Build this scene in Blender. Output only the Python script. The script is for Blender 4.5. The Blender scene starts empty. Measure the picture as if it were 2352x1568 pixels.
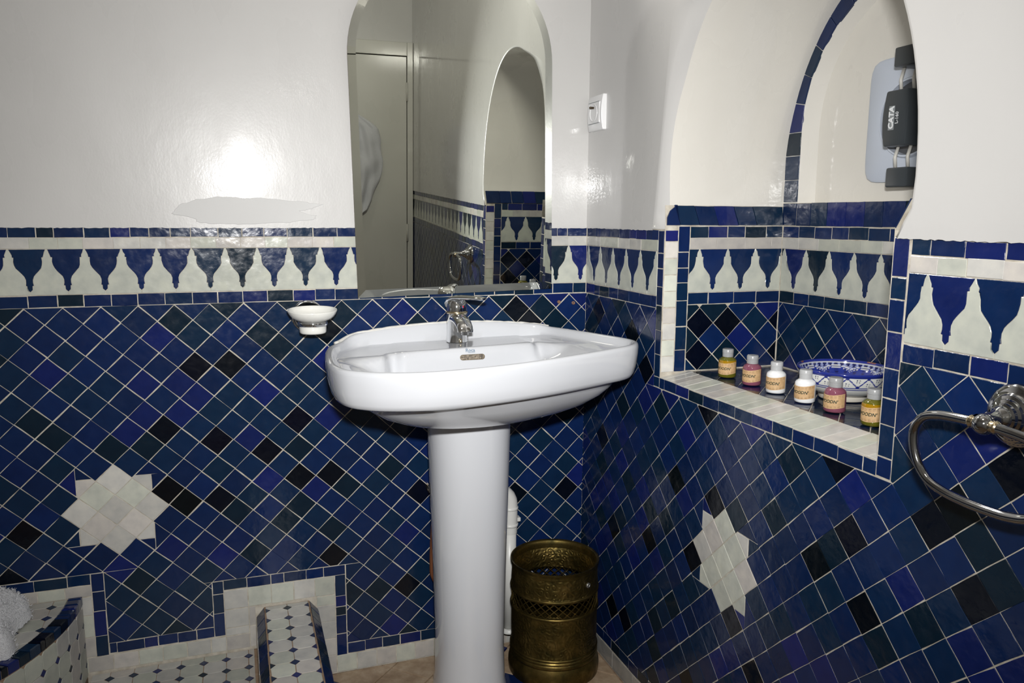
import bpy, bmesh, math, random
from mathutils import Vector, Matrix
from mathutils.bvhtree import BVHTree

D = bpy.data
SC = bpy.context.scene
COL = SC.collection
PI = math.pi

# ------------------------------------------------------------------ camera, light, exposure
CAM = Vector((-0.8238, -1.8, 1.0866))
FPX = 1820.0
def cam_axes():
    yaw, pit, rol = math.radians(19.258), math.radians(8.92), math.radians(0.314)
    f = Vector((math.sin(yaw)*math.cos(pit), math.cos(yaw)*math.cos(pit), -math.sin(pit)))
    r = Vector((math.cos(yaw), -math.sin(yaw), 0)); u = r.cross(f)
    return math.cos(rol)*r + math.sin(rol)*u, -math.sin(rol)*r + math.cos(rol)*u, f
CR, CU, CF = cam_axes()
cd = D.cameras.new('camera'); cam = D.objects.new('camera', cd); COL.objects.link(cam)
cd.sensor_width = 36.0; cd.lens = FPX/2352*36.0; cd.clip_start = 0.02; cd.clip_end = 50
cam.matrix_world = Matrix(((CR.x, CU.x, -CF.x, CAM.x), (CR.y, CU.y, -CF.y, CAM.y), (CR.z, CU.z, -CF.z, CAM.z), (0, 0, 0, 1)))
SC.camera = cam

w = D.worlds.new('world'); SC.world = w; w.use_nodes = True
w.node_tree.nodes['Background'].inputs[0].default_value = (0.9, 0.95, 1.0, 1)
w.node_tree.nodes['Background'].inputs[1].default_value = 0.02

def area(name, loc, target, sx, sy, power, col=(1, 1, 1), spread=180):
    l = D.lights.new(name, 'AREA'); l.shape = 'RECTANGLE'; l.size = sx; l.size_y = sy
    l.energy = power; l.color = col; l.spread = math.radians(spread)
    o = D.objects.new(name, l); COL.objects.link(o); o.location = loc
    o.rotation_euler = (Vector(target)-Vector(loc)).to_track_quat('-Z', 'Y').to_euler()
    return o
# the photographer's flash, on top of the camera, tipped slightly up
area('camera_flash', (-0.800, -1.79, 1.238), (-0.26, 0.0, 0.96), 0.075, 0.045, 11.1, (1.0, 0.99, 0.975), 95)
# added dim fill from overhead, brightens the rear walls in the mirror
area('added_overhead_fill', (-0.75, -1.45, 2.40), (-0.75, -1.45, 0), 0.30, 0.30, 2.5, (1.0, 0.94, 0.85), 180)
# added fill above the mirror, lifts surfaces that face away from the flash
area('added_mirror_side_fill', (-0.33, -0.10, 1.98), (-0.25, -2.0, 1.75), 0.26, 0.07, 8.5, (1.0, 0.96, 0.90), 140)

SC.view_settings.view_transform = 'Standard'
SC.view_settings.look = 'None'
SC.view_settings.exposure = 0.0
SC.view_settings.gamma = 1.0
SC.view_settings.use_curve_mapping = False
SC.cycles.max_bounces = 10
SC.cycles.blur_glossy = 0.0
SC.cycles.caustics_reflective = False
SC.cycles.caustics_refractive = False

# ------------------------------------------------------------------ helpers
def link(o, parent=None):
    COL.objects.link(o)
    if parent is not None: o.parent = parent
    return o
def tag(o, label=None, cat=None, group=None, kind=None):
    if label: o['label'] = label
    if cat: o['category'] = cat
    if group: o['group'] = group
    if kind: o['kind'] = kind
    return o
def empty(name, loc=(0, 0, 0)):
    o = D.objects.new(name, None); o.location = loc; o.empty_display_size = 0.05
    return link(o)
def finish(bm, name, mats, parent=None, smooth=False, recalc=True, world=True):
    """mesh object; vertices are given in world space, parent may sit anywhere"""
    if recalc: bmesh.ops.recalc_face_normals(bm, faces=bm.faces)
    me = D.meshes.new(name); bm.to_mesh(me); bm.free()
    if not isinstance(mats, (list, tuple)): mats = [mats]
    for m in mats: me.materials.append(m)
    if smooth:
        for p in me.polygons: p.use_smooth = True
    o = D.objects.new(name, me); link(o, parent)
    if parent is not None and world:
        pl = parent
        off = Vector((0, 0, 0))
        while pl is not None:
            off += Vector(pl.location); pl = pl.parent
        o.location = -off
    return o
def auto_smooth(o, ang=35):
    me = o.data
    bm = bmesh.new(); bm.from_mesh(me)
    for f in bm.faces: f.smooth = True
    for e in bm.edges:
        if len(e.link_faces) == 2 and e.calc_face_angle(0) > math.radians(ang): e.smooth = False
    bm.to_mesh(me); bm.free()
    return o
def lathe(bm, prof, c, segs=48, axis=(0, 0, 1), mat=0, rfun=None, cap0=False, cap1=False):
    az = Vector(axis).normalized()
    ax = az.orthogonal().normalized() if abs(az.z) < .99 else Vector((1, 0, 0))
    ay = az.cross(ax); c = Vector(c); rings = []
    for k, (r, z) in enumerate(prof):
        if r < 1e-6: rings.append([bm.verts.new(c+az*z)]); continue
        ring = []
        for i in range(segs):
            t = 2*PI*i/segs
            rr = r*(rfun(t, k, z) if rfun else 1)
            ring.append(bm.verts.new(c+az*z+ax*(rr*math.cos(t))+ay*(rr*math.sin(t))))
        rings.append(ring)
    for a, b in zip(rings, rings[1:]):
        for i in range(segs):
            j = (i+1) % segs
            if len(a) == 1 and len(b) == 1: continue
            if len(a) == 1: f = bm.faces.new((a[0], b[j], b[i]))
            elif len(b) == 1: f = bm.faces.new((a[i], a[j], b[0]))
            else: f = bm.faces.new((a[i], a[j], b[j], b[i]))
            f.material_index = mat
    if cap0 and len(rings[0]) > 1: bm.faces.new(rings[0]).material_index = mat
    if cap1 and len(rings[-1]) > 1: bm.faces.new(rings[-1]).material_index = mat
    return rings
def tube(bm, pts, r, segs=12, closed=False, caps=True, mat=0):
    pts = [Vector(p) for p in pts]; n = len(pts); rings = []
    rs = r if isinstance(r, (list, tuple)) else [r]*n
    up = None
    for i in range(n):
        if closed: t = pts[(i+1) % n]-pts[i-1]
        else: t = pts[min(i+1, n-1)]-pts[max(i-1, 0)]
        t.normalize()
        if up is None: up = t.orthogonal().normalized()
        up = (up-t*up.dot(t)).normalized(); v = t.cross(up)
        rings.append([bm.verts.new(pts[i]+(up*math.cos(2*PI*k/segs)+v*math.sin(2*PI*k/segs))*rs[i]) for k in range(segs)])
    m = n if closed else n-1
    for i in range(m):
        a, b = rings[i], rings[(i+1) % n]
        off = 0
        if closed and i == n-1:
            off = min(range(segs), key=lambda s: (a[0].co-b[s].co).length)
        for k in range(segs):
            bm.faces.new((a[k], a[(k+1) % segs], b[(k+1+off) % segs], b[(k+off) % segs])).material_index = mat
    if caps and not closed:
        bm.faces.new(rings[0]).material_index = mat; bm.faces.new(rings[-1][::-1]).material_index = mat
def loft(bm, secs, segs=20, caps=True, power=2.0, mat=0):
    rings = []
    for c, u, v, ru, rv in secs:
        c, u, v = Vector(c), Vector(u).normalized(), Vector(v).normalized(); ring = []
        for k in range(segs):
            t = 2*PI*k/segs; ct, st = math.cos(t), math.sin(t)
            ring.append(bm.verts.new(c+u*(ru*math.copysign(abs(ct)**(2/power), ct))+v*(rv*math.copysign(abs(st)**(2/power), st))))
        rings.append(ring)
    for a, b in zip(rings, rings[1:]):
        for k in range(segs): bm.faces.new((a[k], a[(k+1) % segs], b[(k+1) % segs], b[k])).material_index = mat
    if caps:
        bm.faces.new(rings[0]).material_index = mat; bm.faces.new(rings[-1]).material_index = mat
def box(bm, lo, hi, bev=0.0, mat=0):
    vs = [bm.verts.new((x, y, z)) for x in (lo[0], hi[0]) for y in (lo[1], hi[1]) for z in (lo[2], hi[2])]
    fs = [bm.faces.new([vs[i] for i in q]) for q in ((0, 1, 3, 2), (4, 6, 7, 5), (0, 4, 5, 1), (2, 3, 7, 6), (0, 2, 6, 4), (1, 5, 7, 3))]
    for f in fs: f.material_index = mat
    if bev:
        es = list({e for f in fs for e in f.edges})
        bmesh.ops.bevel(bm, geom=es, offset=bev, segments=2, affect='EDGES', profile=0.5)
def smoothstep(a, b, x):
    t = max(0.0, min(1.0, (x-a)/(b-a))) if a != b else float(x > a)
    return t*t*(3-2*t)
def catmull(pts, n):
    P = [Vector(p) for p in pts]; P = [P[0]*2-P[1]]+P+[P[-1]*2-P[-2]]; dense = []
    for i in range(1, len(P)-2):
        a, b, c, d = P[i-1:i+3]
        for k in range(24):
            t = k/24
            dense.append(0.5*((2*b)+(c-a)*t+(2*a-5*b+4*c-d)*t*t+(3*b-3*c+d-a)*t**3))
    dense.append(P[-2]); L = [0]
    for a, b in zip(dense, dense[1:]): L.append(L[-1]+(b-a).length)
    out = []; j = 0
    for i in range(n):
        s = L[-1]*i/(n-1)
        while j < len(L)-2 and L[j+1] < s: j += 1
        t = (s-L[j])/max(L[j+1]-L[j], 1e-9); out.append(dense[j].lerp(dense[j+1], min(t, 1)))
    return out

# ------------------------------------------------------------------ materials
class NT:
    def __init__(s, name):
        s.m = D.materials.new(name); s.m.use_nodes = True; s.t = s.m.node_tree
        s.b = s.t.nodes['Principled BSDF']
    def n(s, t, **kw):
        x = s.t.nodes.new(t)
        for k, v in kw.items(): setattr(x, k, v)
        return x
    def l(s, a, b): s.t.links.new(a, b)
    def set(s, **kw):
        for k, v in kw.items(): s.b.inputs[k.replace('_', ' ')].default_value = v
        return s
    def noise(s, scale, detail=3, coord='Position', stretch=None, rough=0.5):
        if coord == 'Position': src = s.n('ShaderNodeNewGeometry').outputs['Position']
        else: src = s.n('ShaderNodeTexCoord').outputs[coord]
        if stretch:
            mp = s.n('ShaderNodeMapping'); mp.inputs['Scale'].default_value = stretch; s.l(src, mp.inputs[0]); src = mp.outputs[0]
        x = s.n('ShaderNodeTexNoise'); x.inputs['Scale'].default_value = scale; x.inputs['Detail'].default_value = detail
        x.inputs['Roughness'].default_value = rough
        s.l(src, x.inputs['Vector']); return x.outputs['Fac']
    def ramp(s, fac, stops):
        r = s.n('ShaderNodeValToRGB'); e = r.color_ramp.elements
        while len(e) > 1: e.remove(e[-1])
        for i, (p, c) in enumerate(stops):
            c = tuple(c)+(1,) if isinstance(c, (tuple, list)) and len(c) == 3 else ((c, c, c, 1) if not isinstance(c, (tuple, list)) else c)
            x = e[0] if i == 0 else e.new(p)
            x.position = p; x.color = c
        s.l(fac, r.inputs[0]); return r.outputs[0]
    def mul(s, a, b):
        x = s.n('ShaderNodeMix', data_type='RGBA', blend_type='MULTIPLY'); x.inputs[0].default_value = 1
        s.l(a, x.inputs[6]); s.l(b, x.inputs[7]); return x.outputs[2]
    def bump(s, h, strength, dist=0.01, prev=None):
        x = s.n('ShaderNodeBump'); x.inputs['Strength'].default_value = strength; x.inputs['Distance'].default_value = dist
        s.l(h, x.inputs['Height'])
        if prev is not None: s.l(prev, x.inputs['Normal'])
        return x.outputs[0]
def simple(name, col, rough=0.4, metal=0.0, **kw):
    m = NT(name); m.set(Base_Color=(*col, 1), Roughness=rough, Metallic=metal)
    for k, v in kw.items(): m.b.inputs[k.replace('_', ' ')].default_value = v
    return m.m

def glazed(name, source):
    m = NT(name)
    if source == 'object': base = m.n('ShaderNodeObjectInfo').outputs['Color']
    elif source == 'blue': base = m.ramp(m.n('ShaderNodeNewGeometry').outputs['Random Per Island'],
            [(0, (.002, .0035, .008)), (.05, (.0044, .0125, .04)), (.3, (.0044, .0155, .066)), (.55, (.0042, .0182, .054)), (.8, (.0055, .0142, .084)), (1, (.0044, .0170, .062))])
    elif source == 'white': base = m.ramp(m.n('ShaderNodeNewGeometry').outputs['Random Per Island'],
            [(0, (.50, .52, .46)), (.5, (.58, .60, .53)), (1, (.62, .61, .56))])
    mott = m.ramp(m.noise(38, 4), [(.25, (.84, .85, .87)), (.5, (1, 1, 1)), (.78, (1.14, 1.13, 1.09))])
    speck = m.ramp(m.noise(420, 1), [(.70, (1, 1, 1)), (.76, (1.05, 1.05, 1.05))])
    c = m.mul(base, mott); c = m.mul(c, speck); m.l(c, m.b.inputs['Base Color'])
    m.l(m.ramp(m.noise(55, 3), [(.3, .09), (.75, .24)]), m.b.inputs['Roughness'])
    m.b.inputs['Specular IOR Level'].default_value = 0.45
    b = m.bump(m.noise(26, 2), 0.30, 0.004); b = m.bump(m.noise(170, 2), 0.12, 0.0012, b)
    m.l(b, m.b.inputs['Normal']); return m.m
M_TILE = glazed('glazed_tile', 'object')
M_TILE_B = glazed('glazed_tile_blue_field', 'blue')
M_MOSAIC = glazed('worn_mosaic_glaze', 'object')
for _n in M_MOSAIC.node_tree.nodes:
    if _n.type == 'VALTORGB' and _n.outputs[0].links[0].to_socket.name == 'Roughness':
        _n.color_ramp.elements[0].color = (.38, .38, .38, 1); _n.color_ramp.elements[1].color = (.55, .55, .55, 1)
M_TILE_W = glazed('glazed_tile_white_field', 'white')

def mat_grout(name, c0, c1):
    m = NT(name); m.l(m.ramp(m.noise(60, 5), [(.3, c0), (.7, c1)]), m.b.inputs['Base Color']); m.set(Roughness=.85)
    m.l(m.bump(m.noise(300, 3), .4, .001), m.b.inputs['Normal']); return m.m
M_GROUT = mat_grout('grout', (.38, .34, .275), (.60, .565, .49))
M_GROUT_T = mat_grout('grout_terracotta', (.22, .14, .085), (.36, .26, .18))

def mat_plaster(name, c0, c1, r0, r1, bs=1.0, coat=.8):
    m = NT(name)
    m.l(m.ramp(m.noise(3.0, 4), [(.3, c0), (.7, c1)]), m.b.inputs['Base Color'])
    m.l(m.ramp(m.noise(9, 4, stretch=(1, 1, .5)), [(.3, r0), (.7, r1)]), m.b.inputs['Roughness'])
    m.b.inputs['Specular IOR Level'].default_value = 0.22
    b = m.bump(m.noise(6, 2), .10*bs, .010)
    b = m.bump(m.noise(60, 3, stretch=(1, 1, .5)), .11*bs, .0016, b)
    b = m.bump(m.noise(260, 2, stretch=(1, 1, .6)), .16*bs, .0006, b)
    m.l(b, m.b.inputs['Normal']); m.l(b, m.b.inputs['Coat Normal'])
    m.b.inputs['Coat Weight'].default_value = coat; m.b.inputs['Coat Roughness'].default_value = .055; return m.m
M_PLASTER = mat_plaster('gloss_painted_plaster', (.50, .495, .485), (.535, .53, .52), .24, .36)
M_PLASTER_N = mat_plaster('cream_painted_plaster', (.64, .62, .57), (.69, .67, .62), .22, .34)
M_PATCH = mat_plaster('fresh_filler', (.53, .53, .525), (.57, .57, .56), .5, .6, .5, 0)
M_CEIL = simple('ceiling_paint', (.78, .76, .72), .7)
def mat_porcelain(name, col, rough=.06):
    m = NT(name); m.set(Base_Color=(*col, 1), Roughness=rough); m.b.inputs['Coat Weight'].default_value = .4
    m.b.inputs['Coat Roughness'].default_value = .03; m.b.inputs['Specular IOR Level'].default_value = .5
    m.l(m.bump(m.noise(11, 1), .05, .004), m.b.inputs['Normal']); return m.m
M_PORC = mat_porcelain('white_porcelain', (.585, .60, .63))
M_CERAM = mat_porcelain('white_ceramic', (.74, .74, .70), .12)
M_CHROME = simple('chrome', (.78, .79, .80), .05, 1.0)
M_CHROME_DIMREFL = simple('chrome_dark_reflections', (.42, .42, .42), .08, 1.0)  # same chrome, colour darkened to stand in for reflections of a dim room
M_GOLDRING = simple('limescaled_brass', (.72, .60, .40), .22, 1.0)
M_MIRROR = simple('mirror_silvering', (.84, .865, .80), .004, 1.0)
M_MIRROR_E = simple('mirror_edge', (.16, .10, .07), .5)
M_SILIC = mat_grout('sealant', (.56, .55, .51), (.72, .71, .67))
M_WHITEPL = simple('white_plastic', (.76, .765, .77), .25)
M_PIPE = simple('white_pipe_paint', (.66, .66, .63), .35)
M_COPPER = simple('copper_pipe', (.30, .115, .055), .42, .6)
M_DARK = simple('dark_slot', (.05, .042, .034), .6)
M_BRASSPIN = simple('earth_pin', (.10, .075, .05), .3, .8)
M_RED = simple('red_dot', (.6, .012, .012), .25)
M_BLUEDOT = simple('blue_dot', (.10, .16, .32), .25)
M_LOGO = simple('logo_ink', (.16, .23, .31), .3)
M_FAN = simple('fan_housing', (.034, .041, .047), .38)
M_FANPL = simple('fan_plate', (.52, .57, .66), .35)
M_FANST = simple('fan_strut', (.55, .54, .50), .4)
M_FANGREY = simple('fan_label_grey', (.24, .26, .27), .4)
M_LETTER = simple('pale_lettering', (.62, .64, .66), .4)
M_INK = simple('green_black_ink', (.012, .03, .014), .5)
M_INKB = simple('brown_ink', (.16, .085, .035), .6)
M_DOOR = mat_plaster('door_paint', (.50, .495, .45), (.54, .535, .49), .25, .36, .6)
M_BLACK = simple('shadow_gap', (.015, .014, .013), .9)
def mat_label():
    m = NT('kraft_paper'); m.l(m.ramp(m.noise(180, 4), [(.3, (.48, .30, .145)), (.7, (.60, .40, .21))]), m.b.inputs['Base Color'])
    m.set(Roughness=.6); return m.m
M_LABEL = mat_label()
def liquid(name, col, tr, rough=.12):
    m = NT(name); m.set(Base_Color=(*col, 1), Roughness=rough); m.b.inputs['Transmission Weight'].default_value = tr
    m.b.inputs['IOR'].default_value = 1.4; m.b.inputs['Coat Weight'].default_value = .5; return m.m
M_LIQ_Y = liquid('golden_shower_gel', (.50, .27, .008), .35)
M_LIQ_O = liquid('olive_shower_gel', (.17, .16, .015), .35)
M_LIQ_P = liquid('pink_shampoo', (.215, .068, .105), .0)
M_LIQ_W = liquid('white_lotion', (.78, .79, .80), .0)
M_CAP = liquid('clear_cap_plastic', (.43, .44, .45), .25, .25); M_CAP_W = liquid('milky_cap_plastic', (.52, .53, .54), .15, .25)
def mat_brass():
    m = NT('old_brass')
    n1 = m.noise(26, 5, 'Object', rough=.65)
    m.l(m.ramp(n1, [(.30, (.032, .027, .008)), (.52, (.115, .082, .023)), (.75, (.27, .19, .062))]), m.b.inputs['Base Color'])
    m.l(m.ramp(n1, [(.3, .50), (.7, .30)]), m.b.inputs['Roughness']); m.set(Metallic=.92)
    return m
def mat_brass_plain():
    m = mat_brass(); m.m.name = 'old_brass_plain'; m.l(m.bump(m.noise(90, 4, 'Object'), .25, .001), m.b.inputs['Normal']); return m.m
def mat_brass_embossed():
    m = mat_brass(); m.m.name = 'old_brass_embossed'
    v = m.n('ShaderNodeTexVoronoi', feature='SMOOTH_F1'); v.inputs['Scale'].default_value = 88
    m.l(m.n('ShaderNodeTexCoord').outputs['Object'], v.inputs['Vector'])
    wv = m.n('ShaderNodeMath', operation='SINE'); mm = m.n('ShaderNodeMath', operation='MULTIPLY'); mm.inputs[1].default_value = 15
    m.l(v.outputs['Distance'], mm.inputs[0]); m.l(mm.outputs[0], wv.inputs[0])
    b = m.bump(wv.outputs[0], .38, .0011); m.l(m.bump(m.noise(120, 3, 'Object'), .3, .001, b), m.b.inputs['Normal']); return m.m
M_BRASS = mat_brass_plain(); M_BRASS_E = mat_brass_embossed()
def mat_towel():
    m = NT('white_terry'); m.set(Base_Color=(.66, .67, .70, 1), Roughness=.95)
    m.b.inputs['Sheen Weight'].default_value = .5
    m.l(m.bump(m.noise(420, 3), 1.0, .004), m.b.inputs['Normal']); return m.m
M_TOWEL = mat_towel()
def mat_floor():
    m = NT('worn_stone_tile'); m.l(m.ramp(m.noise(22, 6, rough=.7), [(.25, (.20, .13, .075)), (.5, (.36, .26, .17)), (.75, (.50, .40, .29))]), m.b.inputs['Base Color'])
    m.set(Roughness=.45); m.l(m.bump(m.noise(60, 4), .3, .002), m.b.inputs['Normal']); return m.m
M_FLOOR = mat_floor()
def mat_painted():
    m = NT('hand_painted_glaze'); a = m.n('ShaderNodeVertexColor'); a.layer_name = 'paint'
    m.l(a.outputs[0], m.b.inputs['Base Color']); m.set(Roughness=.1); m.b.inputs['Coat Weight'].default_value = .3; return m.m
M_PAINTED = mat_painted()

# ------------------------------------------------------------------ flat frames on which tiles are laid
class Frame:
    def __init__(s, O, U, V):
        s.O, s.U, s.V = Vector(O), Vector(U).normalized(), Vector(V).normalized(); s.N = s.U.cross(s.V)
    def p(s, u, v, d=0): return s.O+s.U*u+s.V*v+s.N*d
    def mat(s, u, v, d, rot=0, tu=0, tv=0):
        R = Matrix((s.U, s.V, s.N)).transposed().to_4x4()
        M = Matrix.Translation(s.p(u, v, d)) @ R
        if rot or tu or tv: M = M @ Matrix.Rotation(rot, 4, 'Z') @ Matrix.Rotation(tu, 4, 'X') @ Matrix.Rotation(tv, 4, 'Y')
        return M
YL, YR, XD = -0.376, -0.970, 0.2855          # niche: left jamb, right jamb, depth
F_BACK = Frame((0, 0, 0), (1, 0, 0), (0, 0, 1))
F_RIGHT = Frame((0, 0, 0), (0, -1, 0), (0, 0, 1))
F_NL = Frame((0, YL, 0), (1, 0, 0), (0, 0, 1))
F_NB = Frame((XD, 0, 0), (0, -1, 0), (0, 0, 1))
F_NR = Frame((0, YR, 0), (-1, 0, 0), (0, 0, 1))

def inset(poly, d):
    n = len(poly); out = []
    for i in range(n):
        p0, p1, p2 = Vector(poly[i-1]), Vector(poly[i]), Vector(poly[(i+1) % n])
        e1 = (p1-p0); e2 = (p2-p1)
        if e1.length < 1e-9 or e2.length < 1e-9: out.append(p1.copy()); continue
        e1.normalize(); e2.normalize()
        n1 = Vector((-e1.y, e1.x)); n2 = Vector((-e2.y, e2.x)); b = n1+n2; L = b.length_squared
        if L < .15: out.append(p1+n1*d); continue
        out.append(p1+b*(2*d/L) if 2*d/math.sqrt(L) < 3*d else p1+b.normalized()*3*d)
    return out
def area2(poly):
    return .5*sum(poly[i-1][0]*poly[i][1]-poly[i][0]*poly[i-1][1] for i in range(len(poly)))
def clip(poly, nx, ny, c):
    """keep the side nx*x + ny*y <= c"""
    out = []; n = len(poly)
    for i in range(n):
        a, b = poly[i-1], poly[i]; da, db = nx*a[0]+ny*a[1]-c, nx*b[0]+ny*b[1]-c
        if (da <= 0) != (db <= 0):
            t = da/(da-db); out.append((a[0]+(b[0]-a[0])*t, a[1]+(b[1]-a[1])*t))
        if db <= 0: out.append((b[0], b[1]))
    return out
def minus_rect(poly, r):
    x0, y0, x1, y1 = r; xs = [p[0] for p in poly]; ys = [p[1] for p in poly]
    if max(xs) <= x0 or min(xs) >= x1 or max(ys) <= y0 or min(ys) >= y1: return [poly]
    res = []; cur = poly
    for nx, ny, c in ((0, 1, y0), (0, -1, -y1), (1, 0, x0), (-1, 0, -x1)):
        a = clip(cur, nx, ny, c)
        if len(a) > 2 and abs(area2(a)) > 1e-9: res.append(a)
        cur = clip(cur, -nx, -ny, -c)
        if len(cur) < 3: break
    return res
def tile_bm(bm, poly, thick, gap, bev, tf=None):
    """one glazed tile: flat face, small arris, sides down to the grout"""
    if area2(poly) < 0: poly = poly[::-1]
    p0 = inset(poly, gap); p1 = inset(poly, gap+bev)
    tf = tf or (lambda x, y, z: Vector((x, y, z)))
    A = [bm.verts.new(tf(q[0], q[1], -.002)) for q in p0]; B = [bm.verts.new(tf(q[0], q[1], thick-bev*.8)) for q in p0]
    C = [bm.verts.new(tf(q[0], q[1], thick)) for q in p1]; n = len(poly)
    for i in range(n):
        j = (i+1) % n
        bm.faces.new((A[i], A[j], B[j], B[i])); bm.faces.new((B[i], B[j], C[j], C[i]))
    f = bm.faces.new(C)
    if n > 4: bmesh.ops.triangulate(bm, faces=[f])
RNG = random.Random(7)
_cache = {}
def tile(parent, name, fr, poly, col, thick=.0010, gap=None, bev=.0005, key=None, jit=1.0, mat=None, d0=0.0):
    """one tile as its own object; alike tiles (key) share their mesh"""
    if abs(area2(poly)) < 4e-5: return None
    cx = sum(p[0] for p in poly)/len(poly); cy = sum(p[1] for p in poly)/len(poly)
    k = None
    if key is not None: k = (key, RNG.randrange(6), name)
    if k is None or k not in _cache:
        loc = [(p[0]-cx, p[1]-cy) for p in poly]
        g = gap if gap is not None else RNG.uniform(.0005, .0011)
        if k is not None: loc = [(x+RNG.uniform(-.0006, .0006), y+RNG.uniform(-.0006, .0006)) for x, y in loc]
        if len(loc) <= 4:                         # hand-cut: every side a little crooked
            q = []
            for i_, p_ in enumerate(loc):
                n_ = loc[(i_+1) % len(loc)]; L_ = math.hypot(n_[0]-p_[0], n_[1]-p_[1]); q.append(p_)
                if L_ > .018:
                    t_, e_ = RNG.uniform(.35, .65), RNG.uniform(-.00055, .00055)
                    q.append((p_[0]+(n_[0]-p_[0])*t_-(n_[1]-p_[1])/L_*e_, p_[1]+(n_[1]-p_[1])*t_+(n_[0]-p_[0])/L_*e_))
            loc = q
        bm = bmesh.new(); tile_bm(bm, loc, thick, g, bev)
        me = D.meshes.new(name); bm.to_mesh(me); bm.free(); me.materials.append(mat or M_TILE)
        if k is not None: _cache[k] = me
    else: me = _cache[k]
    o = D.objects.new(name, me); COL.objects.link(o); o.color = (*col, 1)
    j = jit
    M = fr.mat(cx+RNG.uniform(-.0004, .0004)*j, cy+RNG.uniform(-.0004, .0004)*j, d0, RNG.uniform(-.007, .007)*j, RNG.uniform(-.009, .009)*j, RNG.uniform(-.009, .009)*j)
    if parent is not None:
        o.parent = parent
        off = Vector((0, 0, 0)); q = parent
        while q is not None: off += Vector(q.location); q = q.parent
        M = Matrix.Translation(-off) @ M
    o.matrix_basis = M
    return o
def blue(dark=False, rng=RNG):
    if dark: return (.0012+rng.random()*.0006, .0026+rng.random()*.0012, .0055+rng.random()*.004)
    r = rng.random()
    if r < .10: return (.0036, .0130, .026)
    if r < .38: return (.0042, .0182, rng.uniform(.044, .060))
    if r < .66: return (.0044, .0150, rng.uniform(.054, .072))
    if r < .88: return (.0044, .0168, rng.uniform(.062, .082))
    return (.0062, .0135, rng.uniform(.080, .106))
def white(rng=RNG, lo=.50, hi=.64):
    v = rng.uniform(lo, hi)*.92; r = rng.random()
    if r < .35: return (v*.97, v, v*.88)
    if r < .75: return (v, v*.985, v*.93)
    return (v, v*.95, v*.89)
def quad(u0, v0, u1, v1): return [(u0, v0), (u1, v0), (u1, v1), (u0, v1)]
def row(parent, name, fr, u0, u1, v0, v1, colf, joints=None, step=.052, gap=.0009, var=.16, mat=None, vertical=False):
    """a course of tiles from u0 to u1 (or, if vertical, a column from v0 to v1)"""
    a, b = (v0, v1) if vertical else (u0, u1)
    if joints is None:
        joints = []; x = a
        while True:
            x += step*RNG.uniform(1-var, 1+var)
            if x > b-step*.45: break
            joints.append(x)
    js = [a]+[j for j in sorted(joints) if a+.006 < j < b-.006]+[b]
    for p, q in zip(js, js[1:]):
        e = RNG.uniform(-.0006, .0006)
        poly = quad(u0, p, u1, q) if vertical else quad(p, v0+e, q, v1+e)
        tile(parent, name, fr, poly, colf(), gap=gap, mat=mat)
def inpoly(x, y, P):
    c = False; n = len(P)
    for i in range(n):
        (x0, y0), (x1, y1) = P[i-1], P[i]
        if (y0 > y) != (y1 > y) and x < (x1-x0)*(y-y0)/(y1-y0)+x0: c = not c
    return c
def seen_px(P):
    """where a point falls in the 2352 x 1568 frame; only used to rank tiles by how large they show"""
    d = Vector(P)-CAM; z = d.dot(CF)
    if z < .05: return None
    return 1176+FPX*d.dot(CR)/z, 784-FPX*d.dot(CU)/z, z
HIDERS = [[(760, 800), (850, 765), (1020, 745), (1200, 745), (1330, 765), (1460, 795), (1440, 875), (1260, 940), (1172, 970), (1165, 1568), (1003, 1568), (990, 970), (890, 935), (785, 920)],
          [(1178, 1290), (1370, 1290), (1370, 1568), (1175, 1568)], [(825, 60), (1255, 60), (1260, 655), (828, 675)]]
def rank(fr, poly, d=0):
    cx = sum(p[0] for p in poly)/len(poly); cy = sum(p[1] for p in poly)/len(poly)
    s = seen_px(fr.p(cx, cy, d))
    if s is None: return -1
    x, y, z = s
    if not (-40 < x < 2392 and -40 < y < 1608): return -1
    if any(inpoly(x, y, H) for H in HIDERS): return -.5
    P = fr.p(cx, cy, d); c = abs((CAM-P).normalized().dot(fr.N))
    return abs(area2(poly))*c/(z*z)
def lay(parent, fr, cells, name, limit, stuff_name):
    """cells = [(poly, colour, key)]; the LIMIT that show largest become tiles of their own, the rest one joined part"""
    order = sorted(range(len(cells)), key=lambda i: -rank(fr, cells[i][0]))
    own = {i for i in order[:limit] if rank(fr, cells[i][0]) > 0}
    bm = bmesh.new(); n = 0
    for i, (poly, col, key) in enumerate(cells):
        if i in own: tile(parent, name, fr, poly, col, key=key)
        elif abs(area2(poly)) > 4e-5:
            tile_bm(bm, poly, .0010, .0008, .0005, lambda x, y, z: fr.p(x, y, z)); n += 1
    if n: tag(finish(bm, stuff_name, M_TILE_B, parent, recalc=False), kind='stuff')
    else: bm.free()
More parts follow.
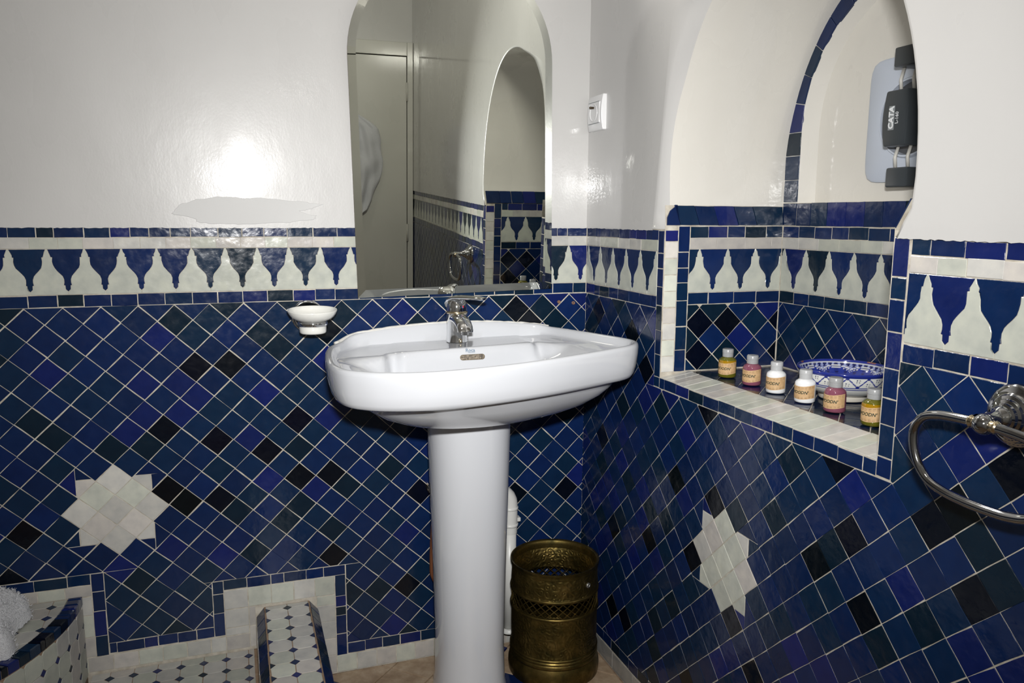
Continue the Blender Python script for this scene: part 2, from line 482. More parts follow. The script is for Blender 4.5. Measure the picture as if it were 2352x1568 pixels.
def lattice(o, a, b, box_, obstacles, darks, star=None):
    """diamond courses clipped to a field; returns (whole diamonds, cut pieces, star pieces)"""
    u0, v0, u1, v1 = box_; o, a, b = Vector(o), Vector(a), Vector(b)
    whole, cut, stars = [], [], []
    det = a.x*b.y-a.y*b.x
    def ij(p): q = Vector(p)-o; return (q.x*b.y-q.y*b.x)/det, (a.x*q.y-a.y*q.x)/det
    cs = [ij(p) for p in ((u0, v0), (u1, v0), (u1, v1), (u0, v1))]
    i0, i1 = int(min(c[0] for c in cs))-2, int(max(c[0] for c in cs))+2
    j0, j1 = int(min(c[1] for c in cs))-2, int(max(c[1] for c in cs))+2
    si, sj = (None, None)
    if star: q = ij(star); si, sj = round(q[0]-.5), round(q[1]-.5); sc = o+a*(si+.5)+b*(sj+.5)
    h = .0722
    for i in range(i0, i1):
        for j in range(j0, j1):
            c = o+a*(i+.5)+b*(j+.5)
            if not (u0-.05 < c.x < u1+.05 and v0-.05 < c.y < v1+.05): continue
            base = [tuple(o+a*p+b*q) for p, q in ((i, j), (i+1, j), (i+1, j+1), (i, j+1))]
            if area2(base) < 0: base = base[::-1]
            pieces = [base]
            for r in obstacles: pieces = [x for p in pieces for x in minus_rect(p, r)]
            dk = any((c.x-x)**2+(c.y-y)**2 < .022**2 for x, y in darks)
            col = blue(dk or RNG.random() < .012)
            if star:
                di, dj = i-si, j-sj
                if abs(di) <= 1 and abs(dj) <= 1: stars.append((base, white(lo=.50, hi=.64))); continue
                if (abs(di), abs(dj)) in ((2, 0), (0, 2)):
                    s = (c-sc); sx, sy = (1 if s.x > 0 else -1), (1 if s.y > 0 else -1)
                    w_ = clip(clip(base, sx, 0, sx*sc.x+h), 0, sy, sy*sc.y+h)
                    if len(w_) > 2: stars.append((w_, white(lo=.50, hi=.63)))
                    if sx*sy > 0: A1 = clip(base, 0, -sy, -(sy*sc.y+h)); B1 = clip(clip(base, 0, sy, sy*sc.y+h), -sx, 0, -(sx*sc.x+h))
                    else: A1 = clip(base, -sx, 0, -(sx*sc.x+h)); B1 = clip(clip(base, sx, 0, sx*sc.x+h), 0, -sy, -(sy*sc.y+h))
                    for q in (A1, B1):
                        if len(q) > 2 and abs(area2(q)) > 4e-5: cut.append((q, blue(), None))
                    continue
            for p in pieces:
                ar = abs(area2(p))
                if ar < 4e-5: continue
                if ar > abs(area2(base))*.995: whole.append((base, col, 'd%.4f' % a.x))
                else: cut.append((p, col, None))
    return whole, cut, stars

# ------------------------------------------------------------------ the band of vase-shaped tiles
HALF = [(1.0187, .0330), (1.012, .0303), (1.007, .0283), (1.0025, .0279), (1.0021, .0252), (.994, .0252), (.987, .0247), (.981, .0223), (.975, .0176),
        (.9695, .0126), (.9645, .0086), (.958, .0063), (.952, .0063), (.9462, .0073), (.9456, .0049), (.938, .0046), (.9335, 0.0)]
def band(parent, fr, tips, u0, u1, z0, z1, dz=0.0):
    """blue pendants and the white bottle shapes between them"""
    def half(c, s, pitch):
        k = pitch/.0685; top = HALF[0][0]
        return [(c+s*w_*k*RNG.uniform(.97, 1.03), z1-.0004 if n == 0 else h+dz) for n, (h, w_) in enumerate(HALF)]
    tips = sorted(tips); n = len(tips); sides = []
    for i, c in enumerate(tips):
        pl = c-tips[i-1] if i else tips[1]-c; pr = tips[i+1]-c if i < n-1 else c-tips[i-1]
        sides.append((half(c, -1, pl), half(c, 1, pr)))
    for i, (L, R) in enumerate(sides):
        poly = L[:-1]+[L[-1]]+R[:-1][::-1]
        poly = clip(clip(poly, -1, 0, -u0), 1, 0, u1)
        if len(poly) > 2: tile(parent, 'pendant_tile', fr, poly, blue(), gap=.0002, bev=.0005, jit=.3)
    for i in range(n-1):
        R, L = sides[i][1], sides[i+1][0]
        poly = [(tips[i], z0+.0005)]+R[::-1]+L+[(tips[i+1], z0+.0005)]
        poly = clip(clip(poly, -1, 0, -u0), 1, 0, u1)
        q = []
        for p in poly:
            if not q or (abs(p[0]-q[-1][0])+abs(p[1]-q[-1][1])) > 1e-5: q.append(p)
        if len(q) > 2 and abs(area2(q)) > 6e-5:
            v = RNG.uniform(.455, .495); tile(parent, 'bottle_shaped_tile', fr, q, (v*.965, v*1.0, v*.89), gap=.0005, bev=.0004, jit=.3)

# ------------------------------------------------------------------ the room shell
LR = 2.39            # length of the right wall
XL = -2.25           # left wall
HC = 2.45            # ceiling
ZB = (1.0612, 1.0410, 1.0187, .9265, .9016)      # courses of the band

def sheet(bm, fr, poly, d, mat=0):
    f = bm.faces.new([bm.verts.new(fr.p(u, v, d)) for u, v in poly]); f.material_index = mat; return f
def ragged(u0, u1, z, n, amp, rng):
    return [(u0+(u1-u0)*i/n, z+rng.uniform(-amp, amp)) for i in range(n+1)]

# floor
bm = bmesh.new(); box(bm, (XL, -LR, -.06), (XD+.1, .05, -.002)); floor = finish(bm, 'floor', M_GROUT_T); tag(floor, 'worn stone tiled bathroom floor', None, None, 'structure')
FR_FLOOR = Frame((0, 0, 0), (1, 0, 0), (0, 1, 0))
r2 = random.Random(3)
for i in range(-9, 3):
    for j in range(-15, 3):
        c = Vector((-.04+(i+j*0)*.1*1.0, -.03+j*.1)); c = Vector((-.36+(i-j)*.0745, -.10+(i+j)*.0745))
        base = [(c.x, c.y-.0745), (c.x+.0745, c.y), (c.x, c.y+.0745), (c.x-.0745, c.y)]
        p = clip(clip(clip(base, 1, 0, -.004), 0, 1, -.004), -1, 0, .668)
        p = clip(p, 0, -1, 1.2)
        if len(p) > 2 and abs(area2(p)) > 3e-4:
            b_ = (i*7+j*3) % 5 == 2
            tile(floor, 'floor_tile', FR_FLOOR, p, blue() if b_ else white(), thick=.003, gap=.0015, mat=None if b_ else M_FLOOR)

# back wall: grout bed below, painted plaster above
wall_back = None
rg = random.Random(11)
bm = bmesh.new()
sheet(bm, F_BACK, [(XL, 0), (XD+.1, 0), (XD+.1, 1.064), (XL, 1.064)], 0, 0)
lowe = ragged(XL, 0.0, 1.0606, 400, .0009, rg)
sheet(bm, F_BACK, lowe+[(0, HC), (XL, HC)], .0035, 1)
vs = [(F_BACK.p(u, v, .0035), F_BACK.p(u, v, 0)) for u, v in lowe]
for (a, b), (c, d) in zip(vs, vs[1:]): bm.faces.new([bm.verts.new(x) for x in (b, d, c, a)]).material_index = 1
bmesh.ops.remove_doubles(bm, verts=bm.verts, dist=1e-6)
# solid body behind the face
box(bm, (XL, .012, 0), (XD+.1, .16, HC), mat=1)
wall_back = tag(finish(bm, 'wall_back', [M_GROUT, M_PLASTER], recalc=False), 'back wall of blue diamond tiles under cream plaster', None, None, 'structure')

DB = [(-0.91, 0.767), (-0.844, 0.765), (-0.98, 0.634), (-0.704, 0.634), (-0.64, 0.819), (-0.776, 0.566), (-0.637, 0.5), (-0.945, 0.465), (-0.877, 0.468), (-1.264, 0.429), (-0.638, 0.301), (-0.476, 0.197), (-0.194, 0.87), (-0.066, 0.394), (-0.43, 0.422)]
DR = [(0.901, 0.725), (0.455, 0.559), (0.602, 0.563), (0.865, 0.567), (0.927, 0.638), (0.968, 0.533), (1.142, 0.64), (0.513, 0.432), (0.667, 0.365), (0.18, 0.365), (0.357, 0.41), (0.728, 0.307), (1.066, 0.695), (1.113, 0.737), (0.191, 0.166), (0.242, 0.152), (0.559, 0.719), (0.112, 0.573), (0.308, 0.773), (0.074, 0.87), (0.252, 0.836), (0.32, 0.759), (1.156, 0.817), (0.516, 0.175)]
obst = [(-3, ZB[4], 1, 3), (-3, -1, -1.1205, .3295), (-1.1206, -1, -.9053, .1660), (-.9054, -1, -.6098, .2735), (-.6099, -1, 1, .0737), (0, -1, 1, 3), (-3, -1, XL+.002, 3)]
wh, cu, st = lattice((-1.19066, .86667), (.03467, .03342), (.03467, -.03342), (XL, .05, 0, ZB[4]), obst, DB, (-1.0842, .4639))
lay(wall_back, F_BACK, wh, 'diamond_tile', 300, 'diamond_tile_field')
lay(wall_back, F_BACK, cu, 'cut_tile', 280, 'cut_tile_field')
for p, c in st: tile(wall_back, 'star_tile', F_BACK, p, c)
J1 = [-1.2408, -1.192, -1.1614, -1.1077, -1.0604, -1.0234, -.9877, -.9473, -.9083, -.8543, -.8067, -.7617, -.713, -.6587, -.6067, -.55, -.49, -.44, -.38, -.32, -.27, -.21, -.15, -.0797, -.0535]
J2 = [-1.2056, -1.1555, -1.1113, -1.0557, -1.0059, -.9574, -.9095, -.8591, -.8099, -.76, -.7132, -.6604, -.6151, -.56, -.51, -.46, -.41, -.36, -.31, -.26, -.21, -.16, -.10, -.052]
J3 = [-1.268, -1.216, -1.1636, -1.1167, -1.0661, -1.0168, -.965, -.9114, -.8614, -.8107, -.7597, -.7053, -.6579, -.6148, -.5619, -.51, -.455, -.40, -.345, -.29, -.24, -.19, -.14, -.0899, -.0354]
row(wall_back, 'border_tile', F_BACK, XL+.002, -.001, ZB[1], ZB[0]+.001, blue, [-1.29-.052*k for k in range(19)]+J1)
row(wall_back, 'white_border_tile', F_BACK, XL+.002, -.001, ZB[2], ZB[1], lambda: white(lo=.44, hi=.56), [-1.256-.052*k for k in range(19)]+J2, gap=.0003)
row(wall_back, 'border_tile', F_BACK, XL+.002, -.001, ZB[4], ZB[3], blue, [-1.32-.052*k for k in range(18)]+J3)
tipsB = [-1.412-.0675*k for k in range(13, 0, -1)]+[-1.412, -1.345, -1.277, -1.2102, -1.1432, -1.0756, -1.0083, -.9426, -.8747, -.8099, -.7445, -.6779, -.6117, -.5455, -.479, -.4125, -.346, -.2795, -.213, -.147, -.0819, -.0167, .048]
band(wall_back, F_BACK, tipsB, XL+.002, -.001, ZB[3], ZB[2])
# stepped border round the bench, the shower floor and the kerb
row(wall_back, 'border_tile', F_BACK, XL+.002, -1.146, .3045, .3290, blue, [-1.312-.058*k for k in range(16)]+[-1.252, -1.19])
row(wall_back, 'border_tile', F_BACK, -1.1455, -1.1208, .139, .3290, blue, [.288, .243, .186], vertical=True)
row(wall_back, 'border_tile', F_BACK, -1.1200, -.9056, .1420, .1657, blue, [-1.105, -1.05, -1.022, -.982, -.943])
row(wall_back, 'border_tile', F_BACK, -.9050, -.8815, .1420, .2732, blue, [.243, .197], vertical=True)
row(wall_back, 'border_tile', F_BACK, -.8812, -.6100, .2495, .2735, blue, [-.831, -.779, -.75, -.700, -.66])
row(wall_back, 'border_tile', F_BACK, -.6350, -.6103, .0450, .2490, blue, [.196, .169, .147, .10], vertical=True)
row(wall_back, 'border_tile', F_BACK, -.6095, -.001, .0470, .0735, blue, step=.045)
W6 = lambda: white(lo=.43, hi=.56)
row(wall_back, 'white_tile', F_BACK, XL+.002, -1.1460, .2790, .3040, W6, [-1.30-.05*k for k in range(19)]+[-1.247, -1.196])
row(wall_back, 'white_tile', F_BACK, -1.1760, -1.1460, .1395, .2785, W6, [.236, .186], vertical=True)
row(wall_back, 'white_tile', F_BACK, -1.1760, -.8815, .1040, .1388, W6, [-1.163, -1.113, -1.063, -1.014, -.964, -.914])
row(wall_back, 'white_tile', F_BACK, -.8812, -.6355, .2030, .2490, W6, [-.830, -.779, -.729, -.681])
row(wall_back, 'white_tile', F_BACK, -.8812, -.8300, .1040, .2022, W6, [.158, .139], vertical=True)
row(wall_back, 'white_tile', F_BACK, -.8296, -.8150, .1040, .2022, W6, [.156], vertical=True)
row(wall_back, 'white_tile', F_BACK, -.6780, -.6355, .0020, .2022, W6, [.178, .136, .092, .048], vertical=True)
row(wall_back, 'white_tile', F_BACK, -.6350, -.001, .0020, .0445, W6, [-.635+.0475*k for k in range(1, 14)])
# filler patch, wall plugs
bm = bmesh.new(); rr = random.Random(5)
pa = [(-.946, 1.0902), (-.925, 1.108), (-.9028, 1.1175), (-.8513, 1.1251), (-.805, 1.1235), (-.7641, 1.1245), (-.71, 1.120), (-.668, 1.1165), (-.6372, 1.1111), (-.66, 1.1005), (-.6841, 1.0959), (-.65, 1.087), (-.6568, 1.078), (-.71, 1.0722), (-.8019, 1.0672), (-.8482, 1.0688), (-.8882, 1.0702), (-.90, 1.079)]
dense = []
for i in range(len(pa)):
    a, b = Vector(pa[i-1]), Vector(pa[i])
    for k in range(4): q = a.lerp(b, k/4); dense.append((q.x+rr.uniform(-.003, .003), q.y+rr.uniform(-.0012, .0012)))
if area2(dense) < 0: dense = dense[::-1]
top = [bm.verts.new(F_BACK.p(u, v, .0042)) for u, v in inset(dense, .001)]; low = [bm.verts.new(F_BACK.p(u, v, .0034)) for u, v in dense]
bm.faces.new(top)
for i in range(len(top)): bm.faces.new((low[i-1], low[i], top[i], top[i-1]))
tag(finish(bm, 'plaster_patch', M_PATCH, wall_back, recalc=False), 'matt grey filler patch on the glossy plaster')
for x, z in ((-.0738, .8807), (-.0352, .8773)):
    bm = bmesh.new(); lathe(bm, [(0, -.001), (.0016, -.001), (.0018, .002), (.0038, .003), (.0042, .001), (.0042, -.003)], F_BACK.p(x, z, .002), 14, (0, -1, 0))
    finish(bm, 'wall_plug', simple('plug_brown', (.22, .12, .07), .5) if 'plug_brown' not in D.materials else D.materials['plug_brown'], wall_back, smooth=True)

# right wall with the arched niche
def arch_pts(n=52):
    """opening of the niche in the plaster: straight foot, then a tall rounded arch"""
    c, zs, a, b, e = .685, 1.14, .313, .418, 2/2.12
    A = []
    for k in range(n+1):
        t = PI*k/n; A.append((c-a*math.copysign(abs(math.cos(t))**e, math.cos(t)), zs+b*abs(math.sin(t))**e))
    return [(.372, 1.064), (.372, 1.10)]+A+[(.9955, 1.101), (.985, 1.084), (.974, 1.064)]
AP = arch_pts()
bm = bmesh.new()
# grout beds
for q in ((0, 0, LR, .7585), (0, .7585, .376, 1.064), (.970, .7585, LR, 1.064)): sheet(bm, F_RIGHT, quad(q[0], q[1], q[2], q[3]), 0, 0)
# rounded plaster edge of the arch, sharp on the right, soft on the left
nA = len(AP); nor = []
for i in range(nA):
    a, b = Vector(AP[max(i-1, 0)]), Vector(AP[min(i+1, nA-1)]); t = (b-a).normalized(); nor.append(Vector((-t.y, t.x)))
iap = min(range(nA), key=lambda i: abs(AP[i][0]-.685))       # the crown of the arch
def outer_pt(i):
    """where the flat wall ends and starts to bend in towards the opening; a soft, nearly upright line left of the arch"""
    p = Vector(AP[i]); q = p+nor[i]*.005
    if i < iap:
        k = 1-smoothstep(1.46, 1.545, p.y); us = .330+.055*(p.y-1.06)/.44
        q.x += (min(us, q.x)-q.x)*k
    return q
outer = [tuple(outer_pt(i)) for i in range(nA)]
def hole(i, phi):
    f = phi/(PI/2); a, b = Vector(outer[i]), Vector(AP[i]); p = a.lerp(b, f)
    return F_RIGHT.p(p.x, p.y, .0035-min((b-a).length*.42, .018)*f**1.7)
lr = ragged(outer[-1][0], LR, 1.0612, 260, .0009, rg); ll = ragged(0, outer[0][0], 1.0608, 60, .0009, rg)
for k in range(iap): sheet(bm, F_RIGHT, [(0, outer[k][1]), outer[k], outer[k+1], (0, outer[k+1][1])], .0035, 1)
for k in range(iap, nA-1): sheet(bm, F_RIGHT, [outer[k], (LR, outer[k][1]), (LR, outer[k+1][1]), outer[k+1]], .0035, 1)
za = outer[iap][1]
sheet(bm, F_RIGHT, [(0, za), outer[iap], (LR, za), (LR, HC), (0, HC)], .0035, 1)
ll[-1] = (outer[0][0], 1.0608); lr[0] = (outer[-1][0], 1.0612)
for e, z in ((ll, outer[0][1]), (lr, outer[-1][1])):
    for (a, b), (c, d) in zip(e, e[1:]): sheet(bm, F_RIGHT, [(a, b), (c, d), (c, z), (a, z)], .0035, 1)
for e in (ll, lr):
    for (a, b), (c, d) in zip(e, e[1:]):
        bm.faces.new([bm.verts.new(F_RIGHT.p(x, y, z)) for x, y, z in ((a, b, 0), (c, d, 0), (c, d, .0035), (a, b, .0035))]).material_index = 1
NPH = 8
G = [[bm.verts.new(hole(i, PI/2*k/NPH)) for k in range(NPH+1)] for i in range(nA)]
for i in range(nA-1):
    for k in range(NPH):
        q = bm.faces.new((G[i][k], G[i][k+1], G[i+1][k+1], G[i+1][k])); q.material_index = 1; q.smooth = True
# foot of the bent edge
for i in (0, nA-1):
    q = bm.faces.new(G[i]+[bm.verts.new(F_RIGHT.p(outer[i][0], outer[i][1], -.03))]); q.material_index = 1
box(bm, (XD+.075, -LR, 0), (XD+.2, .16, HC), mat=1)
wall_right = tag(finish(bm, 'wall_right', [M_GROUT, M_PLASTER], recalc=False), 'right wall of blue diamond tiles with an arched niche', None, None, 'structure')

# niche: plaster vault, back with window recess, grout beds
bm = bmesh.new()
V0 = [bm.verts.new(hole(i, PI/2)) for i in range(nA)]; V1 = [bm.verts.new(F_RIGHT.p(AP[i][0], AP[i][1], -XD-.001)) for i in range(nA)]
VM = [[bm.verts.new(V0[i].co.lerp(V1[i].co, t/4)) for t in (1, 2, 3)] for i in range(nA)]
for i in range(nA-1):
    A = [V0[i]]+VM[i]+[V1[i]]; B = [V0[i+1]]+VM[i+1]+[V1[i+1]]
    for k in range(4): q = bm.faces.new((A[k], A[k+1], B[k+1], B[k])); q.smooth = True
WC, WS, RI, RO = .673, 1.262, .255, .298      # window arch: centre, springing, inner and outer radius
def warch(r, n=28, z0=1.118): return [(WC-r, z0)]+[(WC-r*math.cos(PI*k/n), WS+r*math.sin(PI*k/n)) for k in range(n+1)]+[(WC+r, z0)]
inn = warch(RI); zi = 1.105
ringb = [(.372, zi)]+AP[2:-3]+[(.998, zi)]
# tympanum between vault and window: bridge the two outlines point by point
def resample(P, n):
    L = [0]
    for a, b in zip(P, P[1:]): L.append(L[-1]+(Vector(b)-Vector(a)).length)
    out = []; j = 0
    for i in range(n):
        s = L[-1]*i/(n-1)
        while j < len(L)-2 and L[j+1] < s: j += 1
        out.append(Vector(P[j]).lerp(Vector(P[j+1]), (s-L[j])/(L[j+1]-L[j])))
    return out
ra, rb = resample(ringb, 60), resample(inn, 60)
A = [bm.verts.new(F_NB.p(p.x, p.y, 0)) for p in ra]; B = [bm.verts.new(F_NB.p(p.x, p.y, 0)) for p in rb]
C = [bm.verts.new(F_NB.p(WC+(p.x-WC)*.985, p.y, -.040)) for p in rb]
for i in range(59):
    bm.faces.new((A[i], A[i+1], B[i+1], B[i])); q = bm.faces.new((B[i], B[i+1], C[i+1], C[i])); q.smooth = True
bm.faces.new(C[::-1]) if False else bm.faces.new(C)
vault = finish(bm, 'niche_vault', M_PLASTER_N, wall_right, recalc=True)
for p in vault.data.polygons:
    pass
bm = bmesh.new()
zt = 1.075
sheet(bm, F_NL, quad(0, .755, XD, zt), 0); sheet(bm, F_NB, quad(-YL, .755, -YR, zt), 0); sheet(bm, F_NR, quad(-XD, .755, 0, zt), 0)
bm.faces.new([bm.verts.new(p) for p in ((0, YL, .7560), (.068, YL, .7665), (.068, YR, .7665), (0, YR, .7560))])
bm.faces.new([bm.verts.new(p) for p in ((.068, YL, .7665), (XD, YL, .7665), (XD, YR, .7665), (.068, YR, .7665))])
# sloping beds under the nosing course
SLOPE_D = {'l': .010, 'b': .036, 'r': .028}
bm.faces.new([bm.verts.new(p) for p in ((0, YL-.001, zt-.003), (XD, YL-.001, zt-.003), (XD, YL+.003, 1.112), (0, YL+.003, 1.112))])
bm.faces.new([bm.verts.new(p) for p in ((XD-.0005, YL+.004, zt-.003), (XD-.0005, YR-.028, zt-.003), (XD-.0005, YR-.028, 1.1185), (XD-.0005, YL+.004, 1.1185))])
bm.faces.new([bm.verts.new(p) for p in ((XD-.0005, YL, 1.1185), (XD-.0005, YR, 1.1185), (XD+.045, YR, 1.1185), (XD+.045, YL, 1.1185))])
bm.faces.new([bm.verts.new(p) for p in ((0, YR, zt-.003), (XD, YR, zt-.003), (XD, YR-.024, 1.112), (0, YR-.024, 1.112))])
niche = finish(bm, 'niche_grout_bed', M_GROUT, wall_right, recalc=False)

# right-wall courses
obst = [(-1, ZB[4], 4, 3), (-1, -1, 4, .0737), (.3515, .7355, .9970, 3), (-1, -1, 0, 3), (LR, -1, 4, 3)]
wh, cu, st = lattice((-.01724, -.01150), (-.03453, .03351), (-.03383, -.03384), (0, .05, LR, ZB[4]), obst, DR, (.6314, .4635))
lay(wall_right, F_RIGHT, wh, 'diamond_tile', 300, 'diamond_tile_field')
lay(wall_right, F_RIGHT, cu, 'cut_tile', 280, 'cut_tile_field')
for p, c in st: tile(wall_right, 'star_tile', F_RIGHT, p, c)
B_ = blue
row(wall_right, 'border_tile', F_RIGHT, .002, .3510, ZB[1], ZB[0]+.001, B_, [.0559, .0752, .1239, .1742, .2243, .2545, .2995])
row(wall_right, 'border_tile', F_RIGHT, 1.0, LR, ZB[1], ZB[0]+.001, B_, [1.0303, 1.0809, 1.1344]+[1.1344+.052*k for k in range(1, 24)])
WB = lambda: white(lo=.42, hi=.54)
row(wall_right, 'white_border_tile', F_RIGHT, .002, .3510, ZB[2], ZB[1], WB, [.055, .0763, .1707, .2244, .2787], gap=.0004)
row(wall_right, 'white_border_tile', F_RIGHT, 1.0, LR, ZB[2], ZB[1], lambda: white(lo=.5, hi=.6), [1.0433, 1.0849, 1.1337]+[1.1337+.05*k for k in range(1, 25)], gap=.0004)
row(wall_right, 'border_tile', F_RIGHT, .002, .3510, ZB[4], ZB[3], B_, [.0486, .0774, .1277, .1744, .2283, .2767, .3285])
row(wall_right, 'border_tile', F_RIGHT, 1.0, LR, ZB[4], ZB[3], B_, [1.049, 1.1017, 1.1514]+[1.1514+.053*k for k in range(1, 24)])
band(wall_right, F_RIGHT, [-.0218, .0453, .1118, .1782, .2431, .3103, .378], .002, .3510, ZB[3], ZB[2])
band(wall_right, F_RIGHT, [.9265, .9955]+[1.0637+.0685*k for k in range(21)], 1.0, LR, ZB[3], ZB[2])
row(wall_right, 'border_tile', F_RIGHT, .3518, .3745, .737, 1.061, B_, [1.0149, .9841, .9466, .9079, .8563, .8056, .7583], vertical=True)
row(wall_right, 'border_tile', F_RIGHT, .9712, .9968, .737, 1.0635, B_, [1.0114, .982, .9386, .8887, .8479, .8107, .7655], vertical=True)
row(wall_right, 'border_tile', F_RIGHT, .3750, .9708, .7358, .7578, B_, [.395, .441, .488, .539, .5894, .6405, .6904, .7454, .7954, .8447, .8962, .9462])
row(wall_right, 'border_tile', F_RIGHT, .002, 2.0, .0470, .0735, B_, step=.05)
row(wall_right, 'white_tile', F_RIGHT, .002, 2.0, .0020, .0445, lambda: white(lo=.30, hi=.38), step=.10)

# niche courses
ZN = (1.0705, 1.0465, 1.0235, .9335, .9085)
for fr, a, b, nm in ((F_NL, .0012, XD, 'l'), (F_NR, -XD, -.0012, 'r')):
    s = 1 if nm == 'l' else -1
    lo, hi = (.0012, .0308) if nm == 'l' else (-.0308, -.0012)
    row(niche, 'white_tile', fr, lo, hi, .769, 1.0385, lambda: white(lo=.58, hi=.70), [1.0047, .9714, .9379, .9042, .8714, .8372, .8028], vertical=True)
    tile(niche, 'border_tile', fr, quad(lo, 1.0395, hi, 1.062), (.012, .016, .12))
    lo, hi = (.0315, .0578) if nm == 'l' else (-.0578, -.0315)
    row(niche, 'border_tile', fr, lo, hi, .769, 1.0700, B_, [1.0174, .9852, .9547, .9178, .8641, .8148], vertical=True)
    lo, hi = (.0586, XD-.001) if nm == 'l' else (-XD+.001, -.0586)
    row(niche, 'border_tile', fr, lo, hi, ZN[1], ZN[0], B_, step=.05)
    row(niche, 'white_border_tile', fr, lo, hi, ZN[2], ZN[1], WB, step=.06, gap=.0003)
    row(niche, 'border_tile', fr, lo, hi, ZN[4], ZN[3], B_, step=.055)
    tips = [s*x for x in (-.018, .049, .1166, .1842, .2542, .322)]
    band(niche, fr, tips, lo, hi, ZN[3], ZN[2], .005)
    dk = [(s*x, z) for x, z in ((.153, .865), (.092, .8), (.09, .876), (.277, .869), (.282, .794))]
    wh, cu, _ = lattice((s*.0878, .8355), (s*.0345, .0334), (s*.0345, -.0334), (lo, .769, hi, ZN[4]), [(-1, ZN[4], 1, 3), (-1, -1, 1, .7695), (-1, -1, lo, 3), (hi, -1, 1, 3)], dk)
    for p, c, k in wh: tile(niche, 'diamond_tile', fr, p, c, key=k)
    for p, c, k in cu: tile(niche, 'cut_tile', fr, p, c)
fr, lo, hi = F_NB, -YL+.002, -YR-.002
row(niche, 'border_tile', fr, lo, hi, ZN[1], ZN[0], B_, step=.047)
row(niche, 'white_border_tile', fr, lo, hi, ZN[2], ZN[1], WB, step=.06, gap=.0003)
row(niche, 'border_tile', fr, lo, hi, ZN[4], ZN[3], B_, step=.052)
band(niche, fr, [.352, .4198, .4883, .5552, .6223, .69, .7575, .825, .8925, .96, 1.028], lo, hi, ZN[3], ZN[2], .006)
wh, cu, _ = lattice((.4579, .8365), (.0343, .0352), (.0343, -.0352), (lo, .769, hi, ZN[4]), [(-1, ZN[4], 2, 3), (-1, -1, 2, .7695), (-1, -1, lo, 3), (hi, -1, 2, 3)], [(.56, .80)])
for p, c, k in wh: tile(niche, 'diamond_tile', fr, p, c, key=k)
for p, c, k in cu: tile(niche, 'cut_tile', fr, p, c)
# nosing course (leaning tiles): left, back sill, right
class Slant(Frame):
    def __init__(s, p0, pu, pv): Frame.__init__(s, p0, Vector(pu)-Vector(p0), Vector(pv)-Vector(p0))
fs = Slant((0, YL-.003, 1.0715), (1, YL-.003, 1.0715), (0, YL+.0015, 1.112))
def nosing(fr, u0, u1, h, step, skew, joints=None, round0=False):
    js = [u0]+(joints or [])
    if not joints:
        while js[-1]+step < u1-.02: js.append(js[-1]+step*RNG.uniform(.92, 1.08))
    js.append(u1)
    for i, (a, b) in enumerate(zip(js, js[1:])):
        s0 = skew if i else 0; s1 = skew if b < u1 else 0
        q = [(a, 0), (b, 0), (b+s1, h), (a+s0, h)]
        if i == 0 and round0: q = [(a, 0), (b, 0), (b+s1, h), (a+.022, h), (a+.008, h*.75), (a+.001, h*.4)]
        tile(niche, 'nosing_tile', fr, q, blue(), thick=.0014)
nosing(fs, .0015, XD-.003, .0405, .046, -.012, [.0335, .078, .124, .172, .218], True)
fs = Slant((XD-.001, 0, 1.0715), (XD-.001, -1, 1.0715), (XD-.001, 0, 1.119))
nosing(fs, -YL-.002, -YR+.024, .047, .0475, 0)
fs = Slant((0, YR+.003, 1.0715), (-1, YR+.003, 1.0715), (0, YR-.020, 1.112))
nosing(fs, -XD, -.0015, .048, .046, .0)
# ledge: white front course and the dark diamond floor
fl = Slant((0, 0, .7580), (0, -1, .7580), (.068, 0, .7688))
row(niche, 'white_ledge_tile', fl, -YL, -YR, 0, .0688, lambda: white(lo=.54, hi=.66), [.394, .418, .444, .47, .505, .5413, .5791, .6098, .6449, .6724, .6943, .7254, .7569, .7867, .8204, .8575, .8882, .9228, .953], gap=.0005)
F_LEDGE = Frame((0, 0, .7668), (1, 0, 0), (0, 1, 0))
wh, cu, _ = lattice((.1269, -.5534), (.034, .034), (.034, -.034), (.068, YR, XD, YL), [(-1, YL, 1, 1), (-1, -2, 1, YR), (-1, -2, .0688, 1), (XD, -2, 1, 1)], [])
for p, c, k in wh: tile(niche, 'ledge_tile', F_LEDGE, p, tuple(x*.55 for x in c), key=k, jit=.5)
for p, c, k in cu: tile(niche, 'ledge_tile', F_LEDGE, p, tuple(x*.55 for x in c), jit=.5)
# ring of tiles round the window arch
N = 15
for i in range(N):
    t0, t1 = PI*i/N, PI*(i+1)/N
    def pt(r, t): return (WC-r*math.cos(t), WS+r*math.sin(t))
    tm = (t0+t1)/2
    tile(niche, 'arch_tile', F_NB, [pt(RI, t0), pt(RI, t1), pt(RO, t1), pt(RO, tm), pt(RO, t0)], blue(), thick=.003)
for s in (-1, 1):
    for z0, z1 in ((1.120, 1.166), (1.166, 1.215), (1.215, WS)):
        a, b = sorted((WC+s*RI, WC+s*RO)); tile(niche, 'arch_tile', F_NB, quad(a, z0, b, z1), blue(), thick=.003)

